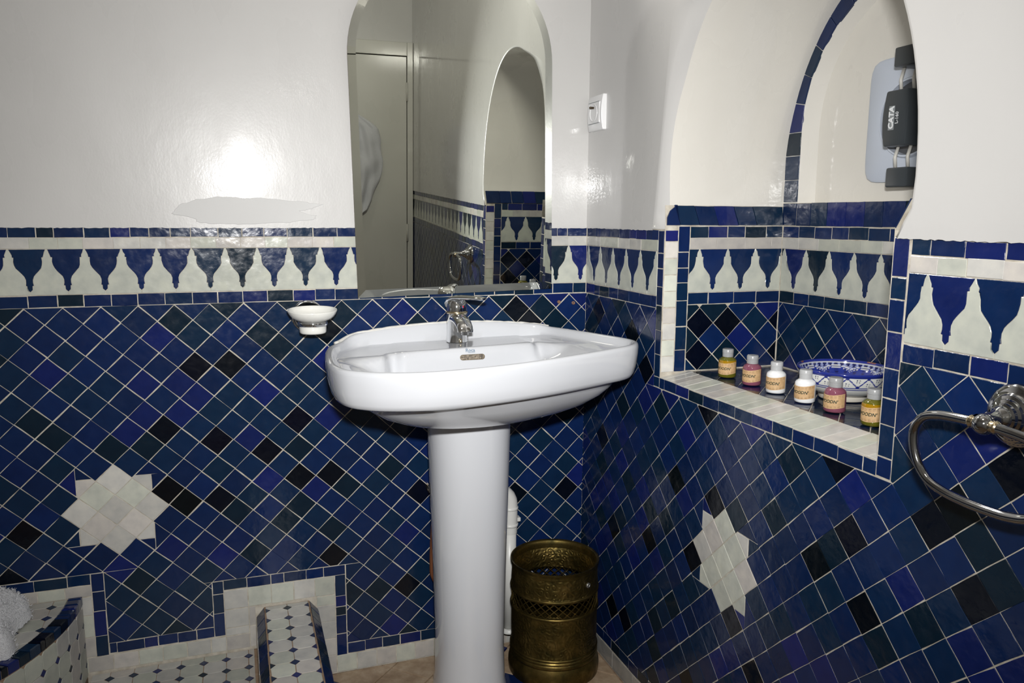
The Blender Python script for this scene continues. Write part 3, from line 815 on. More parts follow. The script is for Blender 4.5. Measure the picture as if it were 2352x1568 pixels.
# the unseen rest of the room: left wall, wall with the door, ceiling
bm = bmesh.new(); box(bm, (XL-.15, -LR-.15, 0), (XL, .16, HC)); tag(finish(bm, 'wall_left', M_PLASTER), 'plain plastered left wall', None, None, 'structure')
bm = bmesh.new(); box(bm, (XL, -LR-.15, 0), (XD+.2, -LR, HC)); tag(finish(bm, 'wall_front', M_PLASTER), 'plain plastered wall behind the camera, holding the door', None, None, 'structure')
bm = bmesh.new(); box(bm, (XL-.15, -LR-.15, HC), (XD+.2, .16, HC+.1)); tag(finish(bm, 'ceiling', M_CEIL), 'plain painted ceiling', None, None, 'structure')
door = tag(empty('door_1', (-.42, -LR, 0)), 'plain cream painted door with two hinges', None, None, 'structure')
bm = bmesh.new(); box(bm, (-.788, -LR+.004, .01), (-.0375, -LR+.030, 1.716), .0015); finish(bm, 'door_leaf', M_DOOR, door)
for nm, lo, hi in (('door_jamb', (-.034, -LR, 0), (-.0045, -LR+.030, 1.785)), ('door_jamb', (-.84, -LR, 0), (-.7915, -LR+.030, 1.785)), ('door_head', (-.7915, -LR, 1.7205), (-.034, -LR+.030, 1.785))):
    bm = bmesh.new(); box(bm, lo, hi, .002); finish(bm, nm, M_DOOR, door)
bm = bmesh.new(); box(bm, (-.80, -LR+.0005, 0), (-.03, -LR+.003, 1.73)); finish(bm, 'shadow_gap', M_BLACK, door)
for z in (1.549, .845):
    bm = bmesh.new(); lathe(bm, [(0, -.045), (.005, -.045), (.005, .045), (0, .045)], (-.0355, -LR+.033, z), 14); finish(bm, 'hinge', M_DOOR, door, smooth=True)

# ------------------------------------------------------------------ shower corner: tray floor, bench, kerb (octagon-and-dot mosaic)
def mosaic(parent, fr, u0, u1, v0, v1, c, keep, u_off, v_off, dot, bend=None, ccol=lambda: white(lo=.40, hi=.50), cut=None):
    """octagon tiles with small blue squares set on the point between them"""
    nu0, nu1 = int((u0-u_off)/c)-1, int((u1-u_off)/c)+1; nv0, nv1 = int((v0-v_off)/c)-1, int((v1-v_off)/c)+1
    k = dot
    for i in range(nu0, nu1+1):
        for j in range(nv0, nv1+1):
            x, y = u_off+i*c, v_off+j*c
            o_ = [(x+k, y), (x+c-k, y), (x+c, y+k), (x+c, y+c-k), (x+c-k, y+c), (x+k, y+c), (x, y+c-k), (x, y+k)]
            d_ = [(x-k, y), (x, y-k), (x+k, y), (x, y+k)]
            for nm, P in (('octagon_tile', o_), ('dot_tile', d_)):
                Q = clip(clip(clip(clip(P, 1, 0, u1), -1, 0, -u0), 0, 1, v1), 0, -1, -v0)
                if len(Q) < 3: continue
                cx = sum(p[0] for p in Q)/len(Q); cy = sum(p[1] for p in Q)/len(Q)
                if cut: Q = cut(Q, cx, cy)
                if keep and not keep(cx, cy) or len(Q) < 3: continue
                fq = fr
                if bend: fq, Q = bend(Q)
                full = len(Q) == len(P) and abs(abs(area2(Q))-abs(area2(P))) < 1e-9
                tile(parent, nm, fq, Q, blue() if nm == 'dot_tile' else ccol(), gap=.0006, bev=.0005, thick=.0010, mat=M_MOSAIC,
                     key=('m%.4f%s' % (c, nm)) if full and not bend else None, jit=.4)
CELL = .0475
def circ(Q, x, y, r, s_):
    """keep the part of a tile inside (s_ = 1) or outside (s_ = -1) the bench curve"""
    n = Vector((x-BC[0], y-BC[1])).normalized()
    return clip(Q, s_*n.x, s_*n.y, s_*(n.x*BC[0]+n.y*BC[1]+r))
tray = tag(empty('shower_tray', (-.99, -.35, .10)), 'pale octagon mosaic shower floor sunk between bench and kerb', 'shower floor')
BC = (-1.614, 0.0); BR = .449
bm = bmesh.new()
q = [(BC[0]+(BR+.009)*math.cos(-PI/2*k/24), min(-.002, BC[1]+(BR+.009)*math.sin(-PI/2*k/24))) for k in range(25)]+[(BC[0], -1.0), (-.8155, -1.0), (-.8155, -.002)]
lo = [bm.verts.new((x, y, 0)) for x, y in q]; hi = [bm.verts.new((x, y, .0985)) for x, y in q]
bm.faces.new(hi); bm.faces.new(lo[::-1])
for i in range(len(q)): bm.faces.new((lo[i-1], lo[i], hi[i], hi[i-1]))
finish(bm, 'bed', M_GROUT_T, tray)
F_TRAY = Frame((0, 0, .0985), (1, 0, 0), (0, 1, 0))
mosaic(tray, F_TRAY, -1.30, -.822, -.62, -.003, CELL, None, -.835, -.030, .0105, cut=lambda Q, x, y: circ(Q, x, y, BR+.0085, -1))
ZBN = .2805
bench = tag(empty('tiled_bench', (-1.40, -.15, .10)), 'low rounded shower bench in pale octagon mosaic with dark blue nosing', 'bench')
bm = bmesh.new(); nseg = 40
pts = [(BC[0]+(BR-.001)*math.cos(-PI/2*k/nseg), BC[1]-.001+(BR-.001)*math.sin(-PI/2*k/nseg)) for k in range(nseg+1)]+[(BC[0], -.001)]
lo = [bm.verts.new((x, y, .0)) for x, y in pts]; hi = [bm.verts.new((x, y, ZBN-.0015)) for x, y in pts]
bm.faces.new(hi); bm.faces.new(lo[::-1])
for i in range(len(pts)): bm.faces.new((lo[i-1], lo[i], hi[i], hi[i-1]))
finish(bm, 'body', M_GROUT_T, bench)
F_BT = Frame((0, 0, ZBN-.0015), (1, 0, 0), (0, 1, 0))
mosaic(bench, F_BT, -1.60, -1.17, -.44, -.003, CELL, None, -1.2645, -.0305, .0105, cut=lambda Q, x, y: circ(Q, x, y, BR-.0268, 1))
# dark nosing following the curve
t = 0.004; n = 0
while t < PI/2-.03:
    dt = RNG.uniform(.045, .066) if n % 4 else .03
    a, b = -t, -(t+dt)
    P = [(BC[0]+r*math.cos(q), BC[1]+r*math.sin(q)) for r, q in ((BR+.002, a), (BR+.002, b), (BR-.026, b), (BR-.026, a))]
    bm = bmesh.new(); Pi = inset(P if area2(P) > 0 else P[::-1], .0009)
    h1 = [bm.verts.new((x, y, ZBN-.016)) for x, y in Pi]; h2 = [bm.verts.new((x, y, ZBN+.0015)) for x, y in Pi]; h3 = [bm.verts.new((x, y, ZBN+.003)) for x, y in inset([tuple(p) for p in Pi], .003)]
    bm.faces.new(h3)
    for i in range(4): bm.faces.new((h1[i-1], h1[i], h2[i], h2[i-1])); bm.faces.new((h2[i-1], h2[i], h3[i], h3[i-1]))
    o = finish(bm, 'nosing_tile', M_TILE, bench, recalc=False); o.color = (*blue(RNG.random() < .2), 1)
    t += dt; n += 1
def bend(Q):
    cx = sum(p[0] for p in Q)/len(Q); th = -cx/BR
    O = Vector((BC[0]+BR*math.cos(th), BC[1]+BR*math.sin(th), 0)); Nn = Vector((math.cos(th), math.sin(th), 0)); U = Vector((0, 0, 1)).cross(Nn)*-1
    V = Vector((0, 0, 1)); U = V.cross(Nn)
    s = -1 if U.dot(Vector((math.sin(th), -math.cos(th), 0))) < 0 else 1
    return Frame(O, U, V), [((p[0]-cx)*s, p[1]) for p in Q]
mosaic(bench, None, .004, .66, .102, ZBN-.018, CELL*.95, None, .012, .085, .0085, bend)

kerb = tag(empty('tiled_kerb', (-.745, -.5, .0)), 'narrow shower kerb capped with octagon mosaic between dark blue edges', 'kerb')
KX0, KX1, KZ = -.814, -.676, .1985
bm = bmesh.new()
prof = [(KX0, 0), (KX1, 0), (KX1, KZ-.027), (-.696, KZ-.002), (-.796, KZ-.002), (KX0, KZ-.024)]
a = [bm.verts.new((x, -.001, z)) for x, z in prof]; b = [bm.verts.new((x, -1.0, z)) for x, z in prof]
bm.faces.new(a); bm.faces.new(b[::-1])
for i in range(6): bm.faces.new((a[i-1], a[i], b[i], b[i-1]))
finish(bm, 'body', M_GROUT_T, kerb)
F_K = Frame((0, 0, KZ-.002), (1, 0, 0), (0, 1, 0))
mosaic(kerb, F_K, -.7945, -.6975, -.99, -.003, CELL, None, -.746-CELL, -.0215, .0105, ccol=lambda: white(lo=.48, hi=.60))
fs = Slant((-.696, 0, KZ-.002), (-.696, -1, KZ-.002), (KX1, 0, KZ-.027)); fs2 = Frame((KX1, 0, KZ-.027), (0, 1, 0), Vector((-.696-KX1, 0, .025)))
row(kerb, 'edge_tile', fs2, -.98, -.003, .0005, .0315, B_, step=.05)
fs3 = Frame((KX0, 0, KZ-.024), (0, -1, 0), Vector((.018, 0, .022)))
row(kerb, 'edge_tile', fs3, .003, .98, .0005, .0282, B_, step=.05)
F_KL = Frame((KX0, 0, 0), (0, -1, 0), (0, 0, 1))
row(kerb, 'side_tile', F_KL, .003, .98, .102, .1735, lambda: white(lo=.36, hi=.46), step=.05)
F_KR = Frame((KX1, 0, 0), (0, 1, 0), (0, 0, 1))
row(kerb, 'side_tile', F_KR, -.98, -.003, .002, .0450, W6, step=.05); row(kerb, 'edge_tile', F_KR, -.98, -.003, .0455, .17, B_, step=.05)
# fluffy towel lying on the bench
bm = bmesh.new(); nx, ny = 60, 60; rt = random.Random(4)
def towel_top(u, v):
    x = -1.52+.262*u; y = -.235+.232*v
    edge = min(1, (1-u)/.16, v/.1, (1-v)/.08); edge = max(0, edge)
    xx = x+.012*math.sin(9*v+1)*u-.022*(v**3)*u+.014*math.sin(PI*v)*u
    h = .052*(math.sqrt(max(0, 1-(1-edge)**2)))*(1+.10*math.sin(7*u+5*v)+.07*math.sin(17*v))
    return xx, y, ZBN+.004+h+rt.uniform(-.0014, .0014)
g = [[bm.verts.new(towel_top(i/nx, j/ny)) for j in range(ny+1)] for i in range(nx+1)]
for i in range(nx):
    for j in range(ny): bm.faces.new((g[i][j], g[i+1][j], g[i+1][j+1], g[i][j+1]))
# pile: short tufts
for i in range(2, nx+1):
    for j in range(ny+1):
        for k in range(2):
            p = g[i][j].co+Vector((rt.uniform(-.004, .004), rt.uniform(-.004, .004), 0)); d = Vector((rt.uniform(-1, 1), rt.uniform(-1, 1), rt.uniform(.2, 1))).normalized()*rt.uniform(.003, .007)
            s = Vector((rt.uniform(-1, 1), rt.uniform(-1, 1), 0)).normalized()*.0012
            bm.faces.new([bm.verts.new(q) for q in (p-s, p+s, p+d)])
tag(finish(bm, 'bath_towel', M_TOWEL, smooth=True, recalc=False), 'fluffy white towel lying on the mosaic shower bench', 'towel')

# ------------------------------------------------------------------ wash basin
XC = -.343
curve = [(-.5450, -.004), (-.5850, -.0140), (-.6150, -.0400), (-.6370, -.0720), (-.6490, -.1080), (-.6600, -.180), (-.6655, -.270), (-.6610, -.330), (-.6470, -.3720), (-.6200, -.4040), (-.5900, -.4265), (-.5500, -.4450), (-.4990, -.4590), (-.4185, -.4610),
         (-.3320, -.4515), (-.2350, -.4290), (-.1257, -.3930), (-.0725, -.3730), (-.0430, -.3530), (-.0230, -.3180), (-.0260, -.2730), (-.0500, -.1930), (-.0815, -.1000), (-.1050, -.0450), (-.1350, -.0160), (-.1750, -.004)]
NS, NBK = 130, 34
outl = [(p.x, p.y) for p in catmull([(x, y, 0) for x, y in curve], NS)]
bl, br = outl[-1], outl[0]
outl += [(bl[0]+(br[0]-bl[0])*k/NBK, -.004) for k in range(1, NBK)]
NO = len(outl)
nrm = []
for i in range(NO):
    a, b = Vector(outl[i-2]), Vector(outl[(i+2) % NO]); t = (b-a).normalized(); nrm.append(Vector((t.y, -t.x)))
cen = Vector((XC, -.25))
nrm = [n if n.dot(cen-Vector(o)) > 0 else -n for n, o in zip(nrm, outl)]
TILT = .029
def tz(x, y): return TILT*(x-XC)*smoothstep(0, -.05, y)
def lift(x, y): return .023*max(0, 1-((x-XC)/.27)**2)*smoothstep(-.05, -.012, y)
def backness(i): return smoothstep(-.05, -.006, outl[i][1])
def ring_in(d, z, back_d=None, uselift=1.0):
    out = []
    for i in range(NO):
        bk = backness(i); dd = d*(1-bk)+(back_d if back_d is not None else d)*bk
        x, y = Vector(outl[i])+nrm[i]*dd
        y = min(y, -.0035)
        out.append(Vector((x, y, z+lift(*outl[i])*uselift+tz(x, y))))
    return out
def ring_sc(s, z, cx=XC, cy=-.17, ymax=-.006):
    return [Vector((cx+(o[0]-cx)*s, min(cy+(o[1]-cy)*s, ymax), z+tz(*o)*s)) for o in outl]
ped = []
for i in range(NO):
    t = math.atan2(outl[i][1]+.17, outl[i][0]-XC)
    ped.append(Vector((XC-.002+.088*math.cos(t), -.152+.088*math.sin(t), .656)))
def mixr(A, B, t, z): return [Vector((a.x+(b.x-a.x)*t, a.y+(b.y-a.y)*t, z)) for a, b in zip(A, B)]
rim_z = .820
s86 = ring_sc(.865, .738)
rings = [ped, mixr(ped, s86, .08, .6565), mixr(ped, s86, .30, .660), mixr(ped, s86, .52, .674), mixr(ped, s86, .72, .693), mixr(ped, s86, .88, .716), mixr(ped, s86, .97, .735),
         ring_sc(.88, .744), ring_in(.030, .745, .0), ring_in(.018, .7455, .0, 0), ring_in(.012, .749, .0, 0), ring_in(.0075, .757, 0, 0), ring_in(.003, .775, .0, 0), ring_in(.0005, .797, .0, .6), ring_in(.0, .810, .0),
         ring_in(.0008, .8150, .0), ring_in(.003, .8182, .001), ring_in(.0065, .8197, .003), ring_in(.010, .8195, .006), ring_in(.0135, .8178, .009), ring_in(.016, .814, .0115)]
last = rings[-1]
inn_ = ring_in(.0185, .806, .0145)
C0 = Vector((XC, -.255))
def bowl_z(t): return .690+.114*smoothstep(0.10, 1.06, t)**1.25
def deck_z(x, y):
    bk = smoothstep(-.024, -.0135, y)
    z = .8020+TILT*.6*(x-XC)
    ax = abs(x-XC)
    z -= .0035*smoothstep(.150, .163, ax)*(1-smoothstep(.27, .30, ax))
    return z, bk
def yd(x):
    ax = abs(x-XC); y = -.140+.045*(x-XC)
    y += .022*math.exp(-((ax-.172)/.012)**2)      # drain notches of the soap shelves
    y -= .010*smoothstep(.15, .20, ax)
    return y
NR = 64
for k in range(NR):
    t = 1-(k/NR)
    ring = []
    for i in range(NO):
        I = inn_[i]; p = C0+(Vector((I.x, I.y))-C0)*t
        zb = bowl_z(t)+tz(p.x, p.y)
        zi = I.z
        wall = smoothstep(.985, 1.0, t)
        zb = zb*(1-wall)+min(zi, zb+.02)*wall if wall else zb
        zd, bk = deck_z(p.x, p.y)
        zd = zd+(zi-zd)*bk*smoothstep(-.09, -.035, outl[i][1])
        m = smoothstep(yd(p.x)-.020, yd(p.x)+.001, p.y)
        side = smoothstep(.255, .305, abs(p.x-XC))
        zd = zd*(1-side)+max(zb, zd-.012)*side
        z = zb*(1-m)+max(zd, zb)*m
        ring.append(Vector((p.x, p.y, min(z, zi))))
    rings.append(ring)
sink = tag(empty('pedestal_washbasin', (XC, -.15, 0)), 'white porcelain washbasin on a pedestal under the arched mirror', 'washbasin')
bm = bmesh.new(); R = [[bm.verts.new(p) for p in r] for r in rings]
for a, b in zip(R, R[1:]):
    for i in range(NO):
        j = (i+1) % NO; bm.faces.new((a[i], a[j], b[j], b[i]))
cv = bm.verts.new((C0.x, C0.y, .690))
for i in range(NO): bm.faces.new((R[-1][i], R[-1][(i+1) % NO], cv))
for _k in range(3): bmesh.ops.smooth_vert(bm, verts=[v for r in R[24:] for v in r], factor=.5, use_axis_x=False, use_axis_y=False, use_axis_z=True)
bmesh.ops.recalc_face_normals(bm, faces=bm.faces)
bvh = BVHTree.FromBMesh(bm)
basin = finish(bm, 'basin', M_PORC, sink, smooth=True)
auto_smooth(basin, 50)
# pedestal column
bm = bmesh.new(); secs = []
for z, rx, ry in ((0, .084, .100), (.012, .084, .100), (.03, .080, .096), (.12, .0775, .094), (.30, .0815, .096), (.48, .087, .098), (.60, .0905, .099), (.6535, .0925, .100)):
    secs.append(((XC-.003, -.142, z), (1, 0, 0), (0, 1, 0), rx, ry-.006))
loft(bm, secs, 56, power=2.25); auto_smooth(finish(bm, 'pedestal', M_PORC, sink), 40)
# bead of sealant along the wall
bm = bmesh.new(); rs = random.Random(9)
order = list(range(NO-NBK-6, NO))+list(range(0, 16))
path = [Vector((outl[i][0]-nrm[i].x*.0015, min(outl[i][1]-nrm[i].y*.0015, -.0082), .8178+lift(*outl[i])+tz(*outl[i]))) for i in order]
path = [p for p in path if p.y > -.052]
tube(bm, [p+Vector((0, 0, rs.uniform(-.0005, .0005))) for p in path], [.0042+rs.uniform(-.0005, .0006) for _ in path], 10)
finish(bm, 'sealant_bead', M_SILIC, sink, smooth=True)
def on_bowl(x, z, y0=-.30):
    h = bvh.ray_cast(Vector((x, y0, z)), Vector((0, 1, 0)))
    if h[0] is None: return Vector((x, -.16, z)), Vector((0, -1, .3)).normalized()
    n = h[1]; n = n if n.y < 0 else -n
    return h[0], n
def text_mesh(s, size, shear=0, bold=0.0, extrude=0.0003):
    c = D.curves.new('txt', 'FONT'); c.body = s; c.size = size; c.align_x = 'CENTER'; c.align_y = 'CENTER'; c.shear = shear; c.extrude = extrude; c.offset = bold; c.resolution_u = 3
    o = D.objects.new('txt', c); COL.objects.link(o)
    dg = bpy.context.evaluated_depsgraph_get(); dg.update()
    me = D.meshes.new_from_object(o.evaluated_get(dg)); D.objects.remove(o); D.curves.remove(c)
    return me
def text_on(s, size, P, U, V, name, mat, parent, **kw):
    me = text_mesh(s, size, **kw); U, V = Vector(U).normalized(), Vector(V).normalized(); Nn = U.cross(V)
    for v in me.vertices: v.co = Vector(P)+U*v.co.x+V*v.co.y+Nn*(v.co.z+.0003)
    me.materials.clear(); me.materials.append(mat); me.name = name
    o = D.objects.new(name, me); link(o, parent)
    off = Vector((0, 0, 0)); q = parent
    while q is not None: off += Vector(q.location); q = q.parent
    o.location = -off
    return o
# overflow slot and maker's mark
P, Nn = on_bowl(-.338, .781)
U = Vector((1, 0, 0)); U = (U-Nn*U.dot(Nn)).normalized(); V = Nn.cross(U)
bm = bmesh.new()
def stadium(L, r, d, n=10):
    q = []
    for k in range(n+1): t = -PI/2+PI*k/n; q.append((L+r*math.cos(t), r*math.sin(t)))
    for k in range(n+1): t = PI/2+PI*k/n; q.append((-L+r*math.cos(t), r*math.sin(t)))
    return [P+U*x+V*y+Nn*d for x, y in q]
a = [bm.verts.new(p) for p in stadium(.0225, .0062, .0002)]; b = [bm.verts.new(p) for p in stadium(.0225, .0062, .0013)]; c = [bm.verts.new(p) for p in stadium(.0225, .0050, .0013)]; d = [bm.verts.new(p) for p in stadium(.0225, .0048, .0004)]
n = len(a)
for A_, B2, mi in ((a, b, 1), (b, c, 1), (c, d, 1)):
    for i in range(n): bm.faces.new((A_[i-1], A_[i], B2[i], B2[i-1])).material_index = mi
bm.faces.new(d).material_index = 0
m = NT('overflow_inside'); m.l(m.ramp(m.noise(260, 3), [(.35, (.05, .042, .034)), (.65, (.30, .25, .19))]), m.b.inputs['Base Color']); m.set(Roughness=.5)
tag(finish(bm, 'overflow_slot', [m.m, M_GOLDRING], sink), 'stained chrome overflow slot')
P2, N2 = on_bowl(-.342, .7955)
text_on('Roca', .0108, P2+N2*.0006, U, N2.cross(U), 'lettering', M_LOGO, sink, bold=.0001)
bm = bmesh.new(); V2 = N2.cross(U)
bm.faces.new([bm.verts.new(P2+N2*.0012+U*x+V2*y) for x, y in ((-.006, -.0054), (.0105, -.0054), (.0105, -.0047), (-.006, -.0047))]); finish(bm, 'lettering', M_LOGO, sink, recalc=False)

# mixer tap on the deck
TX, TY = -.348, -.052
TZ = max(bvh.ray_cast(Vector((TX+.024*math.cos(k), TY+.024*math.sin(k), .9)), Vector((0, 0, -1)))[0].z for k in range(0, 12))+.0006
for _k in range(0): print(_k, bvh.ray_cast(Vector((TX+.024*math.cos(_k*.5236), TY+.024*math.sin(_k*.5236), .9)), Vector((0, 0, -1)))[0].z)
tap = tag(empty('mixer_tap', (TX, TY, TZ)), 'chrome single-lever mixer tap on the washbasin', 'tap')
bm = bmesh.new(); secs = []
for z, r in ((0, .0245), (.004, .0240), (.02, .0225), (.04, .0222), (.056, .0235), (.066, .0240)): secs.append(((TX, TY, TZ+z), (1, 0, 0), (0, 1, 0), r, r))
loft(bm, secs, 40); auto_smooth(finish(bm, 'body', M_CHROME, tap), 40)
bm = bmesh.new(); secs = []
for y, z, rx, rz, tx in ((.004, .0535, .0215, .0140, 0), (-.018, .0545, .0200, .0138, 0), (-.036, .053, .0198, .0128, .12), (-.054, .0485, .0190, .0112, .3), (-.067, .0415, .0184, .0090, .6), (-.074, .0345, .0178, .0064, 1.0), (-.0755, .031, .0172, .0052, 1.2)):
    secs.append(((TX, TY+y, TZ+z), (1, 0, 0), (0, -math.sin(tx), math.cos(tx)), rx, rz))
loft(bm, secs, 28); auto_smooth(finish(bm, 'spout', M_CHROME, tap), 50)
bm = bmesh.new(); lathe(bm, [(0, 0), (.0085, 0), (.0085, .010), (0, .010)], (TX, TY-.068, TZ+.0245), 20); finish(bm, 'aerator', M_CHROME_DIMREFL, tap)
bm = bmesh.new(); lathe(bm, [(.020, .064), (.0248, .066), (.0255, .068), (.0248, .0705), (.020, .072)], (TX, TY, TZ), 40); finish(bm, 'collar', M_GOLDRING, tap, smooth=True)
bm = bmesh.new(); secs = []
for z, r, dy in ((.071, .0235, 0), (.078, .0232, 0), (.087, .0222, 0), (.093, .0210, .001), (.098, .0175, .003), (.1005, .0115, .005), (.1015, .004, .006)): secs.append(((TX, TY+dy, TZ+z), (1, 0, 0), (0, 1, 0), r, r))
loft(bm, secs, 36); auto_smooth(finish(bm, 'cartridge_head', M_CHROME, tap), 45)
LV = math.radians(21); LD = Vector((math.sin(LV), -math.cos(LV), 0)); LX = Vector((math.cos(LV), math.sin(LV), 0))     # the lever is turned a little to the right
bm = bmesh.new(); secs = []
for a_, z, rx, rz, tl in ((-.0225, .079, .0150, .0030, 1.2), (-.0205, .088, .0195, .0040, .95), (-.011, .0965, .0210, .0050, .5), (.006, .1015, .0200, .0062, .16), (.030, .1035, .0172, .0058, .06), (.055, .1047, .0148, .0052, .04), (.080, .1057, .0130, .0044, .03), (.096, .1060, .0118, .0040, .02), (.1035, .1060, .0070, .0024, 0)):
    secs.append((Vector((TX, TY, TZ+z))+LD*a_, LX, Vector((0, 0, math.cos(tl)))-LD*math.sin(tl), rx, rz))
loft(bm, secs, 24); auto_smooth(finish(bm, 'lever', M_CHROME, tap), 60)
dirv = Vector((.36, -.93, 0)).normalized()
bm = bmesh.new(); c_ = Vector((TX, TY, TZ+.0815))+dirv*.0226; sd = Vector((0, 0, 1)).cross(dirv)*-1
for k, mm in ((0, 0), (1, 1)):
    vs = [bm.verts.new(c_+dirv*.0008+sd*(.0030*math.sin(q))+Vector((0, 0, .0030*math.cos(q)))) for q in [PI*(k+.15)+PI*i/8 for i in range(9)]]
    bm.faces.new(vs).material_index = mm
finish(bm, 'hot_cold_dot', [M_BLUEDOT, M_RED], tap, recalc=False)
bm = bmesh.new(); lathe(bm, [(0, 0), (.0032, 0), (.0036, .003), (.0026, .006), (.0020, .009), (0, .010)], (TX+.002, TY-.0255, TZ), 12); finish(bm, 'drain_rod', M_GOLDRING, tap, smooth=True)

# ------------------------------------------------------------------ mirror, bevelled, leaning a little forward
ta, tb, ro = math.radians(-.865), math.radians(-1.935), math.radians(1.36)
mn = Vector((math.sin(ta), -math.cos(ta)*math.cos(tb), math.sin(tb))).normalized()
v0 = (Vector((0, 0, 1))-mn*mn.z).normalized(); u0 = v0.cross(mn)
mu = u0*math.cos(ro)+v0*math.sin(ro); mv = v0*math.cos(ro)-u0*math.sin(ro)
pf = Vector((-.33, -.0125, 1.0))
def on_mirror(x, z):
    y = pf.y-(mn.x*(x-pf.x)+mn.z*(z-pf.z))/mn.y
    return Vector((x, y, z))
M0 = on_mirror(-.3312, .9097)
MW, MS = .2335, .522
def mo(inset_, n=40):
    r = MW-inset_
    return [(-r, inset_), (r, inset_), (r, MS)]+[(r*math.cos(PI*k/n), MS+r*math.sin(PI*k/n)) for k in range(1, n)]+[(-r, MS)]
mir = tag(empty('arched_mirror', M0), 'tall frameless mirror with a rounded arch top and cut-glass rim above the washbasin', 'mirror')
def mp(q, d): return M0+mu*q[0]+mv*q[1]+mn*d
bm = bmesh.new(); a = [bm.verts.new(mp(q, 0)) for q in mo(.0175)]; bm.faces.new(a); finish(bm, 'mirror_face', M_MIRROR, mir, recalc=False)
bm = bmesh.new(); a = [bm.verts.new(mp(q, 0)) for q in mo(.0175)]; b = [bm.verts.new(mp(q, -.0016)) for q in mo(.0)]
for i in range(len(a)): bm.faces.new((b[i-1], b[i], a[i], a[i-1]))
tag(finish(bm, 'bevel', M_MIRROR, mir, recalc=False), 'sloping cut-glass rim')
bm = bmesh.new(); a = [bm.verts.new(mp(q, -.0016)) for q in mo(0)]; b = [bm.verts.new(mp(q, -.005)) for q in mo(0)]
for i in range(len(a)): bm.faces.new((b[i-1], b[i], a[i], a[i-1]))
bm.faces.new(b[::-1]); finish(bm, 'backing', M_MIRROR_E, mir, recalc=False)

# ------------------------------------------------------------------ socket outlet on the right wall near the corner
so = tag(empty('wall_socket', (0, -.061, 1.327)), 'white wall socket with earth pin beside the corner above the tiles', 'socket')
def bow(z): return .0135-.0050*((z-1.327)/.040)**2
bm = bmesh.new(); n = 14; ya, yb = -.0225, -.0995
A = []; Bv = []; A0 = []; B0 = []
for k in range(n+1):
    z = 1.287+.080*k/n; x = -.0035-bow(z)
    A.append(bm.verts.new((x, ya, z))); Bv.append(bm.verts.new((x, yb, z))); A0.append(bm.verts.new((-.002, ya, z))); B0.append(bm.verts.new((-.002, yb, z)))
for k in range(n):
    bm.faces.new((A[k], A[k+1], Bv[k+1], Bv[k])); bm.faces.new((A[k], A[k+1], A0[k+1], A0[k])); bm.faces.new((Bv[k], Bv[k+1], B0[k+1], B0[k]))
bm.faces.new((A[0], Bv[0], B0[0], A0[0])); bm.faces.new((A[n], Bv[n], B0[n], A0[n]))
bmesh.ops.recalc_face_normals(bm, faces=bm.faces)
es = [e for e in bm.edges if len(e.link_faces) == 2 and e.calc_face_angle(0) > .6]
bmesh.ops.bevel(bm, geom=es, offset=.0022, segments=3, affect='EDGES', profile=.5)
auto_smooth(finish(bm, 'face_plate', M_WHITEPL, so), 30)
bm = bmesh.new(); box(bm, (-.0178, -.0905, 1.3035), (-.012, -.0305, 1.3505), .0012); finish(bm, 'module', M_WHITEPL, so)
for z in (1.3030, 1.3510):
    bm = bmesh.new(); box(bm, (-.0176, -.0885, z-.0006), (-.0155, -.0320, z+.0006)); finish(bm, 'joint', M_FANGREY, so)
bm = bmesh.new(); lathe(bm, [(.0205, 0), (.0200, .0012), (.0185, .0014), (.0180, -.0), (.0172, -.001), (0, -.0012)], (-.0182, -.061, 1.327), 36, (-1, 0, 0)); finish(bm, 'outlet_well', M_WHITEPL, so, smooth=True)
bm = bmesh.new(); lathe(bm, [(.0026, -.001), (.0026, .009), (.0018, .0105), (0, .0108)], (-.0182, -.061, 1.3385), 14, (-1, 0, 0)); tag(finish(bm, 'earth_pin', M_BRASSPIN, so, smooth=True), 'dark metal earth pin')

# ------------------------------------------------------------------ soap dish
SX, SY = -.6715, -.066
sd_ = tag(empty('soap_dish', (SX, SY, .8375)), 'white ceramic soap dish in a chrome wall ring above the washbasin edge', 'soap dish')
def swirl(t, k, z): return 1+.010*((((t*5/(2*PI))-z*38) % 1.0)-.5)*smoothstep(.862, .870, z)
bm = bmesh.new()
lathe(bm, [(0, .8375), (.0245, .8375), (.0268, .8385), (.0280, .8410), (.0285, .8530), (.0262, .8545), (.0262, .8625), (.0290, .8650), (.0385, .8690), (.0455, .8745), (.0500, .8810), (.0522, .8865), (.0524, .8880), (.0516, .8890), (.0505, .8886), (.0490, .8840), (.0430, .8760), (.0340, .8712), (.0200, .8690), (0, .8685)], (SX, SY, 0), 90, rfun=swirl)
for v in bm.verts: v.co.z += .055*(v.co.y-SY)*smoothstep(.855, .872, v.co.z)
finish(bm, 'dish', M_CERAM, sd_, smooth=True)
bm = bmesh.new(); lathe(bm, [(.0275, .8535), (.0312, .8545), (.0318, .8590), (.0312, .8635), (.0275, .8645)], (SX, SY, 0), 48); tube(bm, [(SX, SY+.030, .859), (SX-.001, SY+.045, .861), (SX-.002, -.004, .865)], .007, 14); finish(bm, 'chrome_ring', M_CHROME, sd_, smooth=True)
bm = bmesh.new(); lathe(bm, [(.0362, .000), (.0362, .004), (.0345, .0062), (.0315, .0066), (.0300, .004), (.012, .005), (0, .0055)], (SX-.004, -.0022, .867), 48, (0, -1, 0)); finish(bm, 'wall_flange', M_CHROME, sd_, smooth=True)

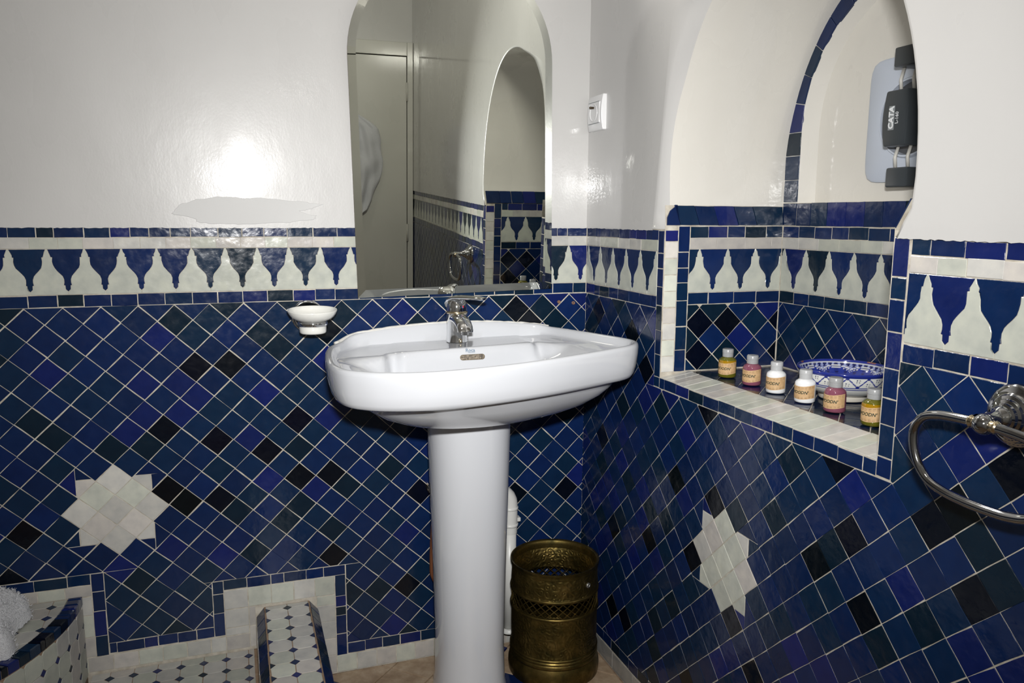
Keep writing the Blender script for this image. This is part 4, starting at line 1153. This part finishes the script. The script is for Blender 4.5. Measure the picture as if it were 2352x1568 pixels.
# ------------------------------------------------------------------ pipes behind the pedestal
pp = tag(empty('waste_pipe', (-.207, -.022, .0)), 'white waste pipe rising between the pedestal and the brass basket', 'pipe')
PX, PY = -.2075, -.026
bm = bmesh.new(); tube(bm, [(PX, PY, .06), (PX, PY, .33)], .0165, 24); finish(bm, 'pipe', M_PIPE, pp, smooth=True)
bm = bmesh.new(); el = [(PX, PY, .33), (PX, PY, .385)]+[(PX-.035*(1-math.cos(t)), PY, .385+.035*math.sin(t)) for t in (.3, .6, .9, 1.2, 1.5)]+[(PX-.07, PY, .42)]
tube(bm, el, .0195, 24); auto_smooth(finish(bm, 'elbow', M_PIPE, pp), 60)
for z in (.375, .332):
    bm = bmesh.new(); lathe(bm, [(.019, -.004), (.0212, -.003), (.0212, .003), (.019, .004)], (PX, PY, z), 28); finish(bm, 'pipe_collar', M_PIPE, pp, smooth=True)
bm = bmesh.new(); lathe(bm, [(.016, -.008), (.0185, -.007), (.0185, .007), (.016, .008)], (PX, PY, .318), 28); box(bm, (PX+.017, PY-.006, .338), (PX+.027, PY+.012, .348), .001); finish(bm, 'pipe_clip', M_PIPE, pp, smooth=False)
bm = bmesh.new(); lathe(bm, [(.024, 0), (.024, .008), (.017, .010)], (PX, PY, .05), 28); finish(bm, 'wall_collar', M_PIPE, pp, smooth=True)
cp = tag(empty('copper_pipe', (-.405, -.03, .25)), 'thin bent copper supply pipe peeking out behind the pedestal', 'pipe')
bm = bmesh.new(); q = [(-.395, -.022, .435), (-.397, -.026, .40), (-.402, -.030, .35), (-.4055, -.032, .295), (-.4065, -.032, .245), (-.404, -.032, .228), (-.394, -.032, .208), (-.375, -.032, .198), (-.345, -.026, .196)]
tube(bm, [tuple(v) for v in catmull(q, 40)], .0072, 14); finish(bm, 'tube', M_COPPER, cp, smooth=True)
bm = bmesh.new(); lathe(bm, [(.0095, -.0195), (.0095, .0), (.007, .002), (.007, .016), (0, .016)], (-.4045, -.022, .4425), 16, (0, -1, 0)); finish(bm, 'stop_valve', M_GOLDRING, cp, smooth=True)

# ------------------------------------------------------------------ brass basket
BX, BY = -.131, -.1365
bk_ = tag(empty('brass_basket', (BX, BY, 0)), 'tall pierced and embossed brass waste basket in the corner', 'waste basket')
def bpart(name, prof, mat):
    bm = bmesh.new(); lathe(bm, [(r, z) for r, z in prof], (BX, BY, 0), 96); return auto_smooth(finish(bm, name, mat, bk_), 60)
bpart('rim', [(.0985, .262), (.0988, .272), (.1000, .2795), (.1035, .2835), (.1062, .2830), (.1060, .2795), (.1032, .2755), (.1022, .271), (.1032, .2685), (.1020, .266)], M_BRASS)
bpart('upper_band', [(.0970, .2130), (.0975, .230), (.0985, .262), (.1020, .266), (.1030, .250), (.1040, .232), (.1030, .222), (.1040, .2195)], M_BRASS_E)
bpart('upper_bead', [(.098, .2105), (.1040, .2105), (.1062, .2130), (.1068, .2155), (.1060, .2182), (.1040, .2195), (.098, .2195)], M_BRASS)
bpart('lower_bead', [(.098, .1680), (.1040, .1680), (.1062, .1700), (.1068, .1722), (.1060, .1748), (.1040, .1760), (.098, .1760)], M_BRASS)
bpart('body_band', [(.0985, .1685), (.1040, .1682), (.1035, .158), (.1035, .100), (.1030, .082), (.1040, .0745), (.0985, .0745), (.0980, .12)], M_BRASS_E)
bpart('foot_mouldings', [(.098, .0745), (.1040, .0740), (.1060, .0720), (.1066, .0698), (.1056, .0675), (.1040, .0660), (.1056, .0642), (.1064, .0620), (.1056, .0598), (.1044, .0585), (.1058, .0560), (.1066, .0530), (.1058, .0500), (.1046, .0470), (.098, .046)], M_BRASS)
bpart('base', [(.1046, .0470), (.1075, .0400), (.1098, .030), (.1105, .020), (.1098, .010), (.1088, .003), (.1080, .0012), (.090, .0012), (.0, .003), (0, .006), (.098, .007), (.100, .030), (.098, .046)], M_BRASS)
bm = bmesh.new(); nb = 32; zA, zB2 = .1755, .2110
for k in range(nb):
    for s in (-1, 1):
        segn = 6; prev = None; w_ = .0017
        for i in range(segn+1):
            t = i/segn; th = 2*PI*k/nb+s*t*2*PI*2/nb; z = zA+(zB2-zA)*t
            rr_ = .1028+(.0006 if s > 0 else 0); er = Vector((math.cos(th), math.sin(th), 0)); et = Vector((-math.sin(th), math.cos(th), 0))
            c_ = Vector((BX, BY, z))
            cur = [bm.verts.new(c_+er*(rr_+dr)+et*(dw)) for dr, dw in ((-.0007, -w_), (.0007, -w_), (.0007, w_), (-.0007, w_))]
            if prev:
                for j in range(4): bm.faces.new((prev[j-1], prev[j], cur[j], cur[j-1]))
            prev = cur
finish(bm, 'pierced_lattice', M_BRASS, bk_)
bm = bmesh.new(); ang = math.radians(-64)
er = Vector((math.cos(ang), math.sin(ang), 0))
lathe(bm, [(.0025, .002), (.0030, .0035), (.0055, .0035), (.0060, .0015), (.0060, -.002)], Vector((BX, BY, .2455))+er*.1036, 20, er); lathe(bm, [(0, .002), (.0025, .002)], Vector((BX, BY, .2455))+er*.1036, 20, er)
tag(finish(bm, 'handle_rivet', simple('grey_rivet', (.30, .30, .29), .35, .8), bk_, smooth=True), 'grey rivet on the upper band')

# ------------------------------------------------------------------ niche: six toiletry bottles and the painted bowl
ZL = .7690
def make_bottle(c, kind, label):
    t = tag(empty('toiletry_bottle', (c[0], c[1], ZL)), label, 'bottle', 'toiletry bottles in the niche')
    r = .0176; P_ = (c[0], c[1], ZL)
    lq = {'y': M_LIQ_Y, 'p': M_LIQ_P, 'w': M_LIQ_W}[kind]
    bm = bmesh.new()
    prof = [(0, .0012), (r-.004, .0), (r-.0012, .0008), (r, .003), (r, .0100), (r, .0295), (r, .0300), (r-.0004, .0345), (r-.0005, .0350), (r-.0022, .0378), (.0118, .0402), (.0100, .0412), (.0098, .0435), (0, .0435)]
    lathe(bm, prof, P_, 40)
    if kind == 'y':                           # clear bottle: olive gel with a golden layer on top
        for f in bm.faces:
            z_ = f.calc_center_median().z-ZL
            if not .0296 < z_ < .0348: f.material_index = 1
    auto_smooth(finish(bm, 'body', [lq, M_LIQ_O] if kind == 'y' else lq, t), 50)
    bm = bmesh.new()
    lathe(bm, [(.0102, .0415), (.0106, .0418), (.0108, .0435), (.0108, .0495), (.0111, .0499), (.0110, .0562), (.0101, .0576), (0, .0579)], P_, 60); auto_smooth(finish(bm, 'cap', M_CAP_W if kind == 'w' else M_CAP, t), 35)
    view = math.atan2(CAM.y-c[1], CAM.x-c[0]); lc = view+math.radians(-34)+RNG.uniform(-.06, .06)
    def cyl(s_, z, dr): a_ = lc+s_/(r+dr); return Vector((c[0]+(r+dr)*math.cos(a_), c[1]+(r+dr)*math.sin(a_), ZL+z))
    bm = bmesh.new(); n = 26; half = .030; lo, hi = .0082, .0312
    sag = lambda s_: -.0016*math.cos(s_/half*PI*.9)
    A = [[bm.verts.new(cyl(-half+2*half*i/n, lo+(hi-lo)*j/3+(sag(-half+2*half*i/n) if j in (0, 3) else sag(-half+2*half*i/n)), .00025)) for j in range(4)] for i in range(n+1)]
    for i in range(n):
        for j in range(3): bm.faces.new((A[i][j], A[i+1][j], A[i+1][j+1], A[i][j+1]))
    lab = finish(bm, 'label', M_LABEL, t, recalc=True, smooth=True)
    me = text_mesh("WOODN'", .0074, shear=.22, bold=.0002, extrude=.0)
    for v in me.vertices: v.co = cyl(v.co.x, .0190+v.co.y, .0005)
    me.materials.clear(); me.materials.append(M_INK); o = D.objects.new('lettering', me); link(o, lab); o.location = -Vector(t.location)-Vector(lab.location)
    bm = bmesh.new()
    for zz, hw, x0 in ((.0286, .00028, 0), (.0262, .00016, 0), (.0124, .00016, 0), (.0104, .00028, 0)):
        for i in range(n):
            s0, s1 = -half*.9+1.8*half*i/n, -half*.9+1.8*half*(i+1)/n
            if hw < .0003 and i % 3 == 2: continue
            bm.faces.new([bm.verts.new(cyl(s_, z_+sag(s_), .0004)) for s_, z_ in ((s0, zz-hw), (s1, zz-hw), (s1, zz+hw), (s0, zz+hw))])
    finish(bm, 'printed_lines', M_INKB, lab, recalc=False).location = -Vector(t.location)-Vector(lab.location)
    return t
for c, k, lb in (((.1093, -.4535), 'y', 'golden yellow toiletry bottle ending the row by the white tile strip'),
                 ((.1105, -.5331), 'p', 'pink toiletry bottle between the golden one and a white one'),
                 ((.1106, -.6058), 'w', 'white lotion bottle beside the pink bottle that follows the golden one'),
                 ((.1105, -.6854), 'w', 'white lotion bottle between the other white one and a pink one'),
                 ((.1116, -.7582), 'p', 'pink toiletry bottle standing in front of the painted bowl'),
                 ((.1067, -.8483), 'y', 'golden yellow toiletry bottle partly hidden by the blue tiled niche edge')):
    make_bottle(c, k, lb)

# painted bowl
bc = Vector((.1995, -.6800, ZL))
bowl = tag(empty('painted_bowl', bc), 'blue and white hand-painted footed ceramic bowl in the niche', 'bowl')
NA = 420
ext = [(.0385, 0), (.0415, .0005), (.0425, .002), (.0420, .009), (.0405, .0115)]
for k in range(1, 61):
    t = k/60; ext.append((.0405+(.0785-.0405)*math.sin(t*PI/2)**.92, .0115+.0385*(1-math.cos(t*PI/2))**.95*1.0))
ext += [(.0800, .0515), (.0814, .0535), (.0812, .0558), (.0797, .0568), (.0780, .0560)]
nout = len(ext)
for k in range(1, 31):
    t = k/30; ext.append((.0775*math.cos(t*PI/2)**.8 if t < 1 else 0, .0550-.036*math.sin(t*PI/2)))
def tri(x): return abs((x % 1.0)-.5)*2
WHT, BLU, DBL, FOOT, RST = (.62, .63, .60), (.016, .028, .22), (.012, .016, .10), (.55, .52, .45), (.22, .08, .035)
def paint(k, th, r, z):
    u = th/(2*PI)
    if k < 5: return FOOT
    if k < nout-5:
        if z < .0275: return WHT
        if z < .0292: return BLU
        if z < .0310: return WHT
        if z < .0328: return BLU
        if z > .0500: return BLU
        h = (z-.0328)/.0172; lx = (u*14) % 1.0; zz = abs(lx-.5)*2
        if abs(zz-h) < .085 or h > .97: return BLU
        if math.hypot((lx-.5)*.036, (h-.06)*.0172) < .0026 or math.hypot((((lx+.5) % 1)-.5)*.036, (h-.94)*.0172) < .0026: return DBL
        for cx_, ch in ((.5, .70), (0.0, .30), (1.0, .30)):
            for dx, dh in ((-.07, -.09), (.06, -.10), (-.05, .10), (.08, .09)):
                if math.hypot((lx-cx_-dx)*.036, (h-ch-dh)*.0172) < .0010: return DBL
        return WHT
    if k < nout: return BLU if (math.sin(th*7)+math.sin(th*3+1)) < 1.65 else RST
    d = (.0550-z)/.036
    if d < .07: return BLU
    if d < .15: return WHT
    arc = .46-.20*abs(math.sin(PI*u*9))**.8
    if abs(d-arc) < .022 or abs(d-arc-.09) < .010: return WHT
    if d < arc: return DBL if ((u*45) % 1-.5)**2+((d*11) % 1-.5)**2 < .15 else (.26, .30, .50)
    if d < .80: return DBL if ((u*27) % 1-.5)**2+((d*8) % 1-.5)**2 < .06 else (.020, .036, .25)
    return WHT if tri(d*6+.3*math.sin(th*8)) > .6 else BLU
bm = bmesh.new(); cl = bm.verts.layers.float_color.new('paint')
R = []
for k, (r, z) in enumerate(ext):
    if r < 1e-6: v = bm.verts.new(bc+Vector((0, 0, z))); v[cl] = (*WHT, 1); R.append([v]); continue
    rg_ = []
    for i in range(NA):
        th = 2*PI*i/NA; v = bm.verts.new(bc+Vector((r*math.cos(th), r*math.sin(th), z))); v[cl] = (*paint(k, th, r, z), 1); rg_.append(v)
    R.append(rg_)
for a, b in zip(R, R[1:]):
    for i in range(NA):
        j = (i+1) % NA
        if len(b) == 1: bm.faces.new((a[i], a[j], b[0]))
        else: bm.faces.new((a[i], a[j], b[j], b[i]))
bm.faces.new(R[0][::-1])
auto_smooth(finish(bm, 'painted_body', M_PAINTED, bowl), 60)

# ------------------------------------------------------------------ extractor fan in the window recess
XW = XD+.040
fan = tag(empty('extractor_fan', (XW, -.668, 1.265)), 'grey extractor fan with pale plate in the arched window recess', 'fan')
def yz(bm, pts, x0, x1, bev=0):
    a = [bm.verts.new((x0, y, z)) for y, z in pts]; b = [bm.verts.new((x1, y, z)) for y, z in pts]
    fs_ = [bm.faces.new(a), bm.faces.new(b[::-1])]
    for i in range(len(pts)): fs_.append(bm.faces.new((a[i-1], a[i], b[i], b[i-1])))
    return a, b
# plate: rounded square with a big round opening and a raised lip
n = 72; FY, FZ, HS, RH = -.668, 1.2645, .1045, .067
def sq(t, h=HS, p=9): c_, s_ = math.cos(t), math.sin(t); k = (abs(c_)**p+abs(s_)**p)**(-1/p); return h*k*c_, h*1.06*k*s_
bm = bmesh.new(); rr_ = []
for f_, x in ((lambda t: sq(t), XW-.001), (lambda t: sq(t), XW-.007), (lambda t: sq(t, HS-.004), XW-.010), (lambda t: ((RH+.004)*math.cos(t), (RH+.004)*math.sin(t)), XW-.011), (lambda t: ((RH+.001)*math.cos(t), (RH+.001)*math.sin(t)), XW-.016), (lambda t: ((RH-.002)*math.cos(t), (RH-.002)*math.sin(t)), XW-.016), (lambda t: ((RH-.003)*math.cos(t), (RH-.003)*math.sin(t)), XW-.002)):
    rr_.append([bm.verts.new((x, FY+f_(2*PI*i/n)[0], FZ+f_(2*PI*i/n)[1])) for i in range(n)])
for a, b in zip(rr_, rr_[1:]):
    for i in range(n): bm.faces.new((a[i-1], a[i], b[i], b[i-1]))
auto_smooth(finish(bm, 'base_plate', M_FANPL, fan), 40)
bm = bmesh.new(); lathe(bm, [(RH-.003, 0), (0, 0)], (XW-.0022, FY, FZ), 48, (-1, 0, 0)); tag(finish(bm, 'duct_mouth', simple('duct_inside', (.07, .073, .08), .5), fan), 'greyish inside of the round opening')
def block(name, y0, y1, z0, z1, x0, x1, bulge=0):
    bm = bmesh.new(); n_ = 10
    L = [(y0+bulge*math.sin(PI*k/n_), z0+(z1-z0)*k/n_) for k in range(n_+1)]; Rr = [(y1-bulge*.4*math.sin(PI*k/n_), z1-(z1-z0)*k/n_) for k in range(n_+1)]
    yz(bm, L+Rr, x0, x1); bmesh.ops.recalc_face_normals(bm, faces=bm.faces)
    es_ = [e for e in bm.edges if len(e.link_faces) == 2 and e.calc_face_angle(0) > .7]
    bmesh.ops.bevel(bm, geom=es_, offset=.003, segments=2, affect='EDGES', profile=.5)
    o = finish(bm, name, M_FAN, fan); auto_smooth(o, 30); return o
XF = .272
mt = block('motor_housing', -.6530, -.7010, 1.213, 1.308, XF, XW-.020, .006)
block('upper_bracket', -.6620, -.7100, 1.3470, 1.3800, XF+.002, XW-.002)
block('lower_bracket', -.6620, -.7100, 1.1420, 1.1760, XF+.002, XW-.002)
for y in (-.664, -.692):
    for z0, z1 in ((1.306, 1.348), (1.175, 1.215)):
        bm = bmesh.new(); zm = (z0+z1)/2
        tube(bm, [(XF+.022, y, z0), (XF+.016, y-.003, zm), (XF+.024, y-.001, z1)], .0030, 10); finish(bm, 'strut', M_FANST, fan, smooth=True)
bm = bmesh.new(); box(bm, (XF-.0006, -.6750, 1.2405), (XF+.002, -.6625, 1.2815)); finish(bm, 'badge', M_FANGREY, mt)
text_on('CATA', .0145, (XF-.0007, -.6690, 1.261), (0, 0, 1), (0, 1, 0), 'lettering', simple('white_lettering', (.8, .82, .84), .4), mt, bold=.0005, shear=.12)
text_on('L-160', .0088, (XF-.0002, -.6810, 1.2605), (0, 0, 1), (0, 1, 0), 'lettering', M_LETTER, mt, bold=.0002)

# ------------------------------------------------------------------ towel ring on the right wall
TR = Vector((-.060, -1.176, .866))
ring_ = tag(empty('towel_ring', (0, -1.170, .868)), 'chrome towel ring hanging from a round stepped wall flange beside the niche', 'towel ring')
bm = bmesh.new()
lathe(bm, [(.0362, -.002), (.0362, .003), (.0345, .0055), (.0300, .0075), (.0262, .0085), (.0240, .0115), (.0238, .0140), (.0205, .0155), (.0195, .0190), (.0165, .0205), (.0158, .0240), (.0132, .0255), (.0120, .0290), (.0100, .0320), (.0080, .036), (.0068, .046), (.0068, .060)], (-.002, -1.170, .8695), 56, (-1, 0, 0))
auto_smooth(finish(bm, 'wall_flange', M_CHROME_DIMREFL, ring_), 40)
bm = bmesh.new(); lathe(bm, [(.0118*math.sin(PI*k/16) if 0 < k < 16 else 0, -.0118*math.cos(PI*k/16)) for k in range(17)], TR, 28, (0, 1, 0)); finish(bm, 'ball', M_CHROME_DIMREFL, ring_, smooth=True)
for s_ in (-1, 1):
    bm = bmesh.new(); lathe(bm, [(.0045, .009), (.0072, .0105), (.0060, .0125), (.0076, .0145), (.0064, .0170), (.0050, .0185)], TR, 24, (0, s_, 0)); tag(finish(bm, 'bead', M_GOLDRING, ring_, smooth=True), 'brass-toned bead beside the ball')
half_l = [(.010, .866), (.040, .8645), (.060, .862), (.078, .856), (.0885, .844), (.0915, .829), (.088, .811), (.079, .794), (.064, .781), (.040, .7745), (.015, .7725), (0, .7722)]
full = [(TR.x, TR.y+y, z) for y, z in half_l]+[(TR.x, TR.y-y, z) for y, z in half_l[:-1][::-1]]
bm = bmesh.new(); tube(bm, [tuple(v) for v in catmull(full, 110)], .0056, 16); finish(bm, 'ring_bar', M_CHROME_DIMREFL, ring_, smooth=True)

# ------------------------------------------------------------------ bath robe hanging on the door (seen in the mirror)
bm = bmesh.new(); nx, ny = 40, 60; rt = random.Random(8); gf, gb = [], []
for i in range(nx+1):
    cf, cb = [], []
    for j in range(ny+1):
        u, v = i/nx*2-1, j/ny
        z = 1.43-.49*v
        tb_ = [(0, .05), (.06, .10), (.13, .14), (.25, .163), (.45, .170), (.65, .150), (.85, .115), (.95, .085), (1, .05)]
        wv = next((p_[1]+(q_[1]-p_[1])*(v-p_[0])/(q_[0]-p_[0]) for p_, q_ in zip(tb_, tb_[1:]) if v <= q_[0]), .05)
        x = -.332+u*wv+.006*math.sin(v*14)*abs(u)
        dep = .012+.040*math.sqrt(max(0, 1-u*u*.98))*(1+.34*math.sin(u*8+v*7)+.24*math.sin(u*17-v*9)+.12*math.sin(v*23+u*5))*smoothstep(-.02, .12, v)
        cf.append(bm.verts.new((x, -LR+.036+dep, z))); cb.append(bm.verts.new((x, -LR+.035, z)))
    gf.append(cf); gb.append(cb)
for i in range(nx):
    for j in range(ny):
        bm.faces.new((gf[i][j], gf[i+1][j], gf[i+1][j+1], gf[i][j+1])); bm.faces.new((gb[i][j], gb[i][j+1], gb[i+1][j+1], gb[i+1][j]))
for j in range(ny):
    bm.faces.new((gf[0][j], gf[0][j+1], gb[0][j+1], gb[0][j])); bm.faces.new((gf[nx][j], gb[nx][j], gb[nx][j+1], gf[nx][j+1]))
for i in range(nx):
    bm.faces.new((gf[i][0], gb[i][0], gb[i+1][0], gf[i+1][0])); bm.faces.new((gf[i][ny], gf[i+1][ny], gb[i+1][ny], gb[i][ny]))
tag(finish(bm, 'hanging_towel', M_TOWEL, smooth=True), 'white towel hanging in folds on the door, seen in the mirror', 'towel')
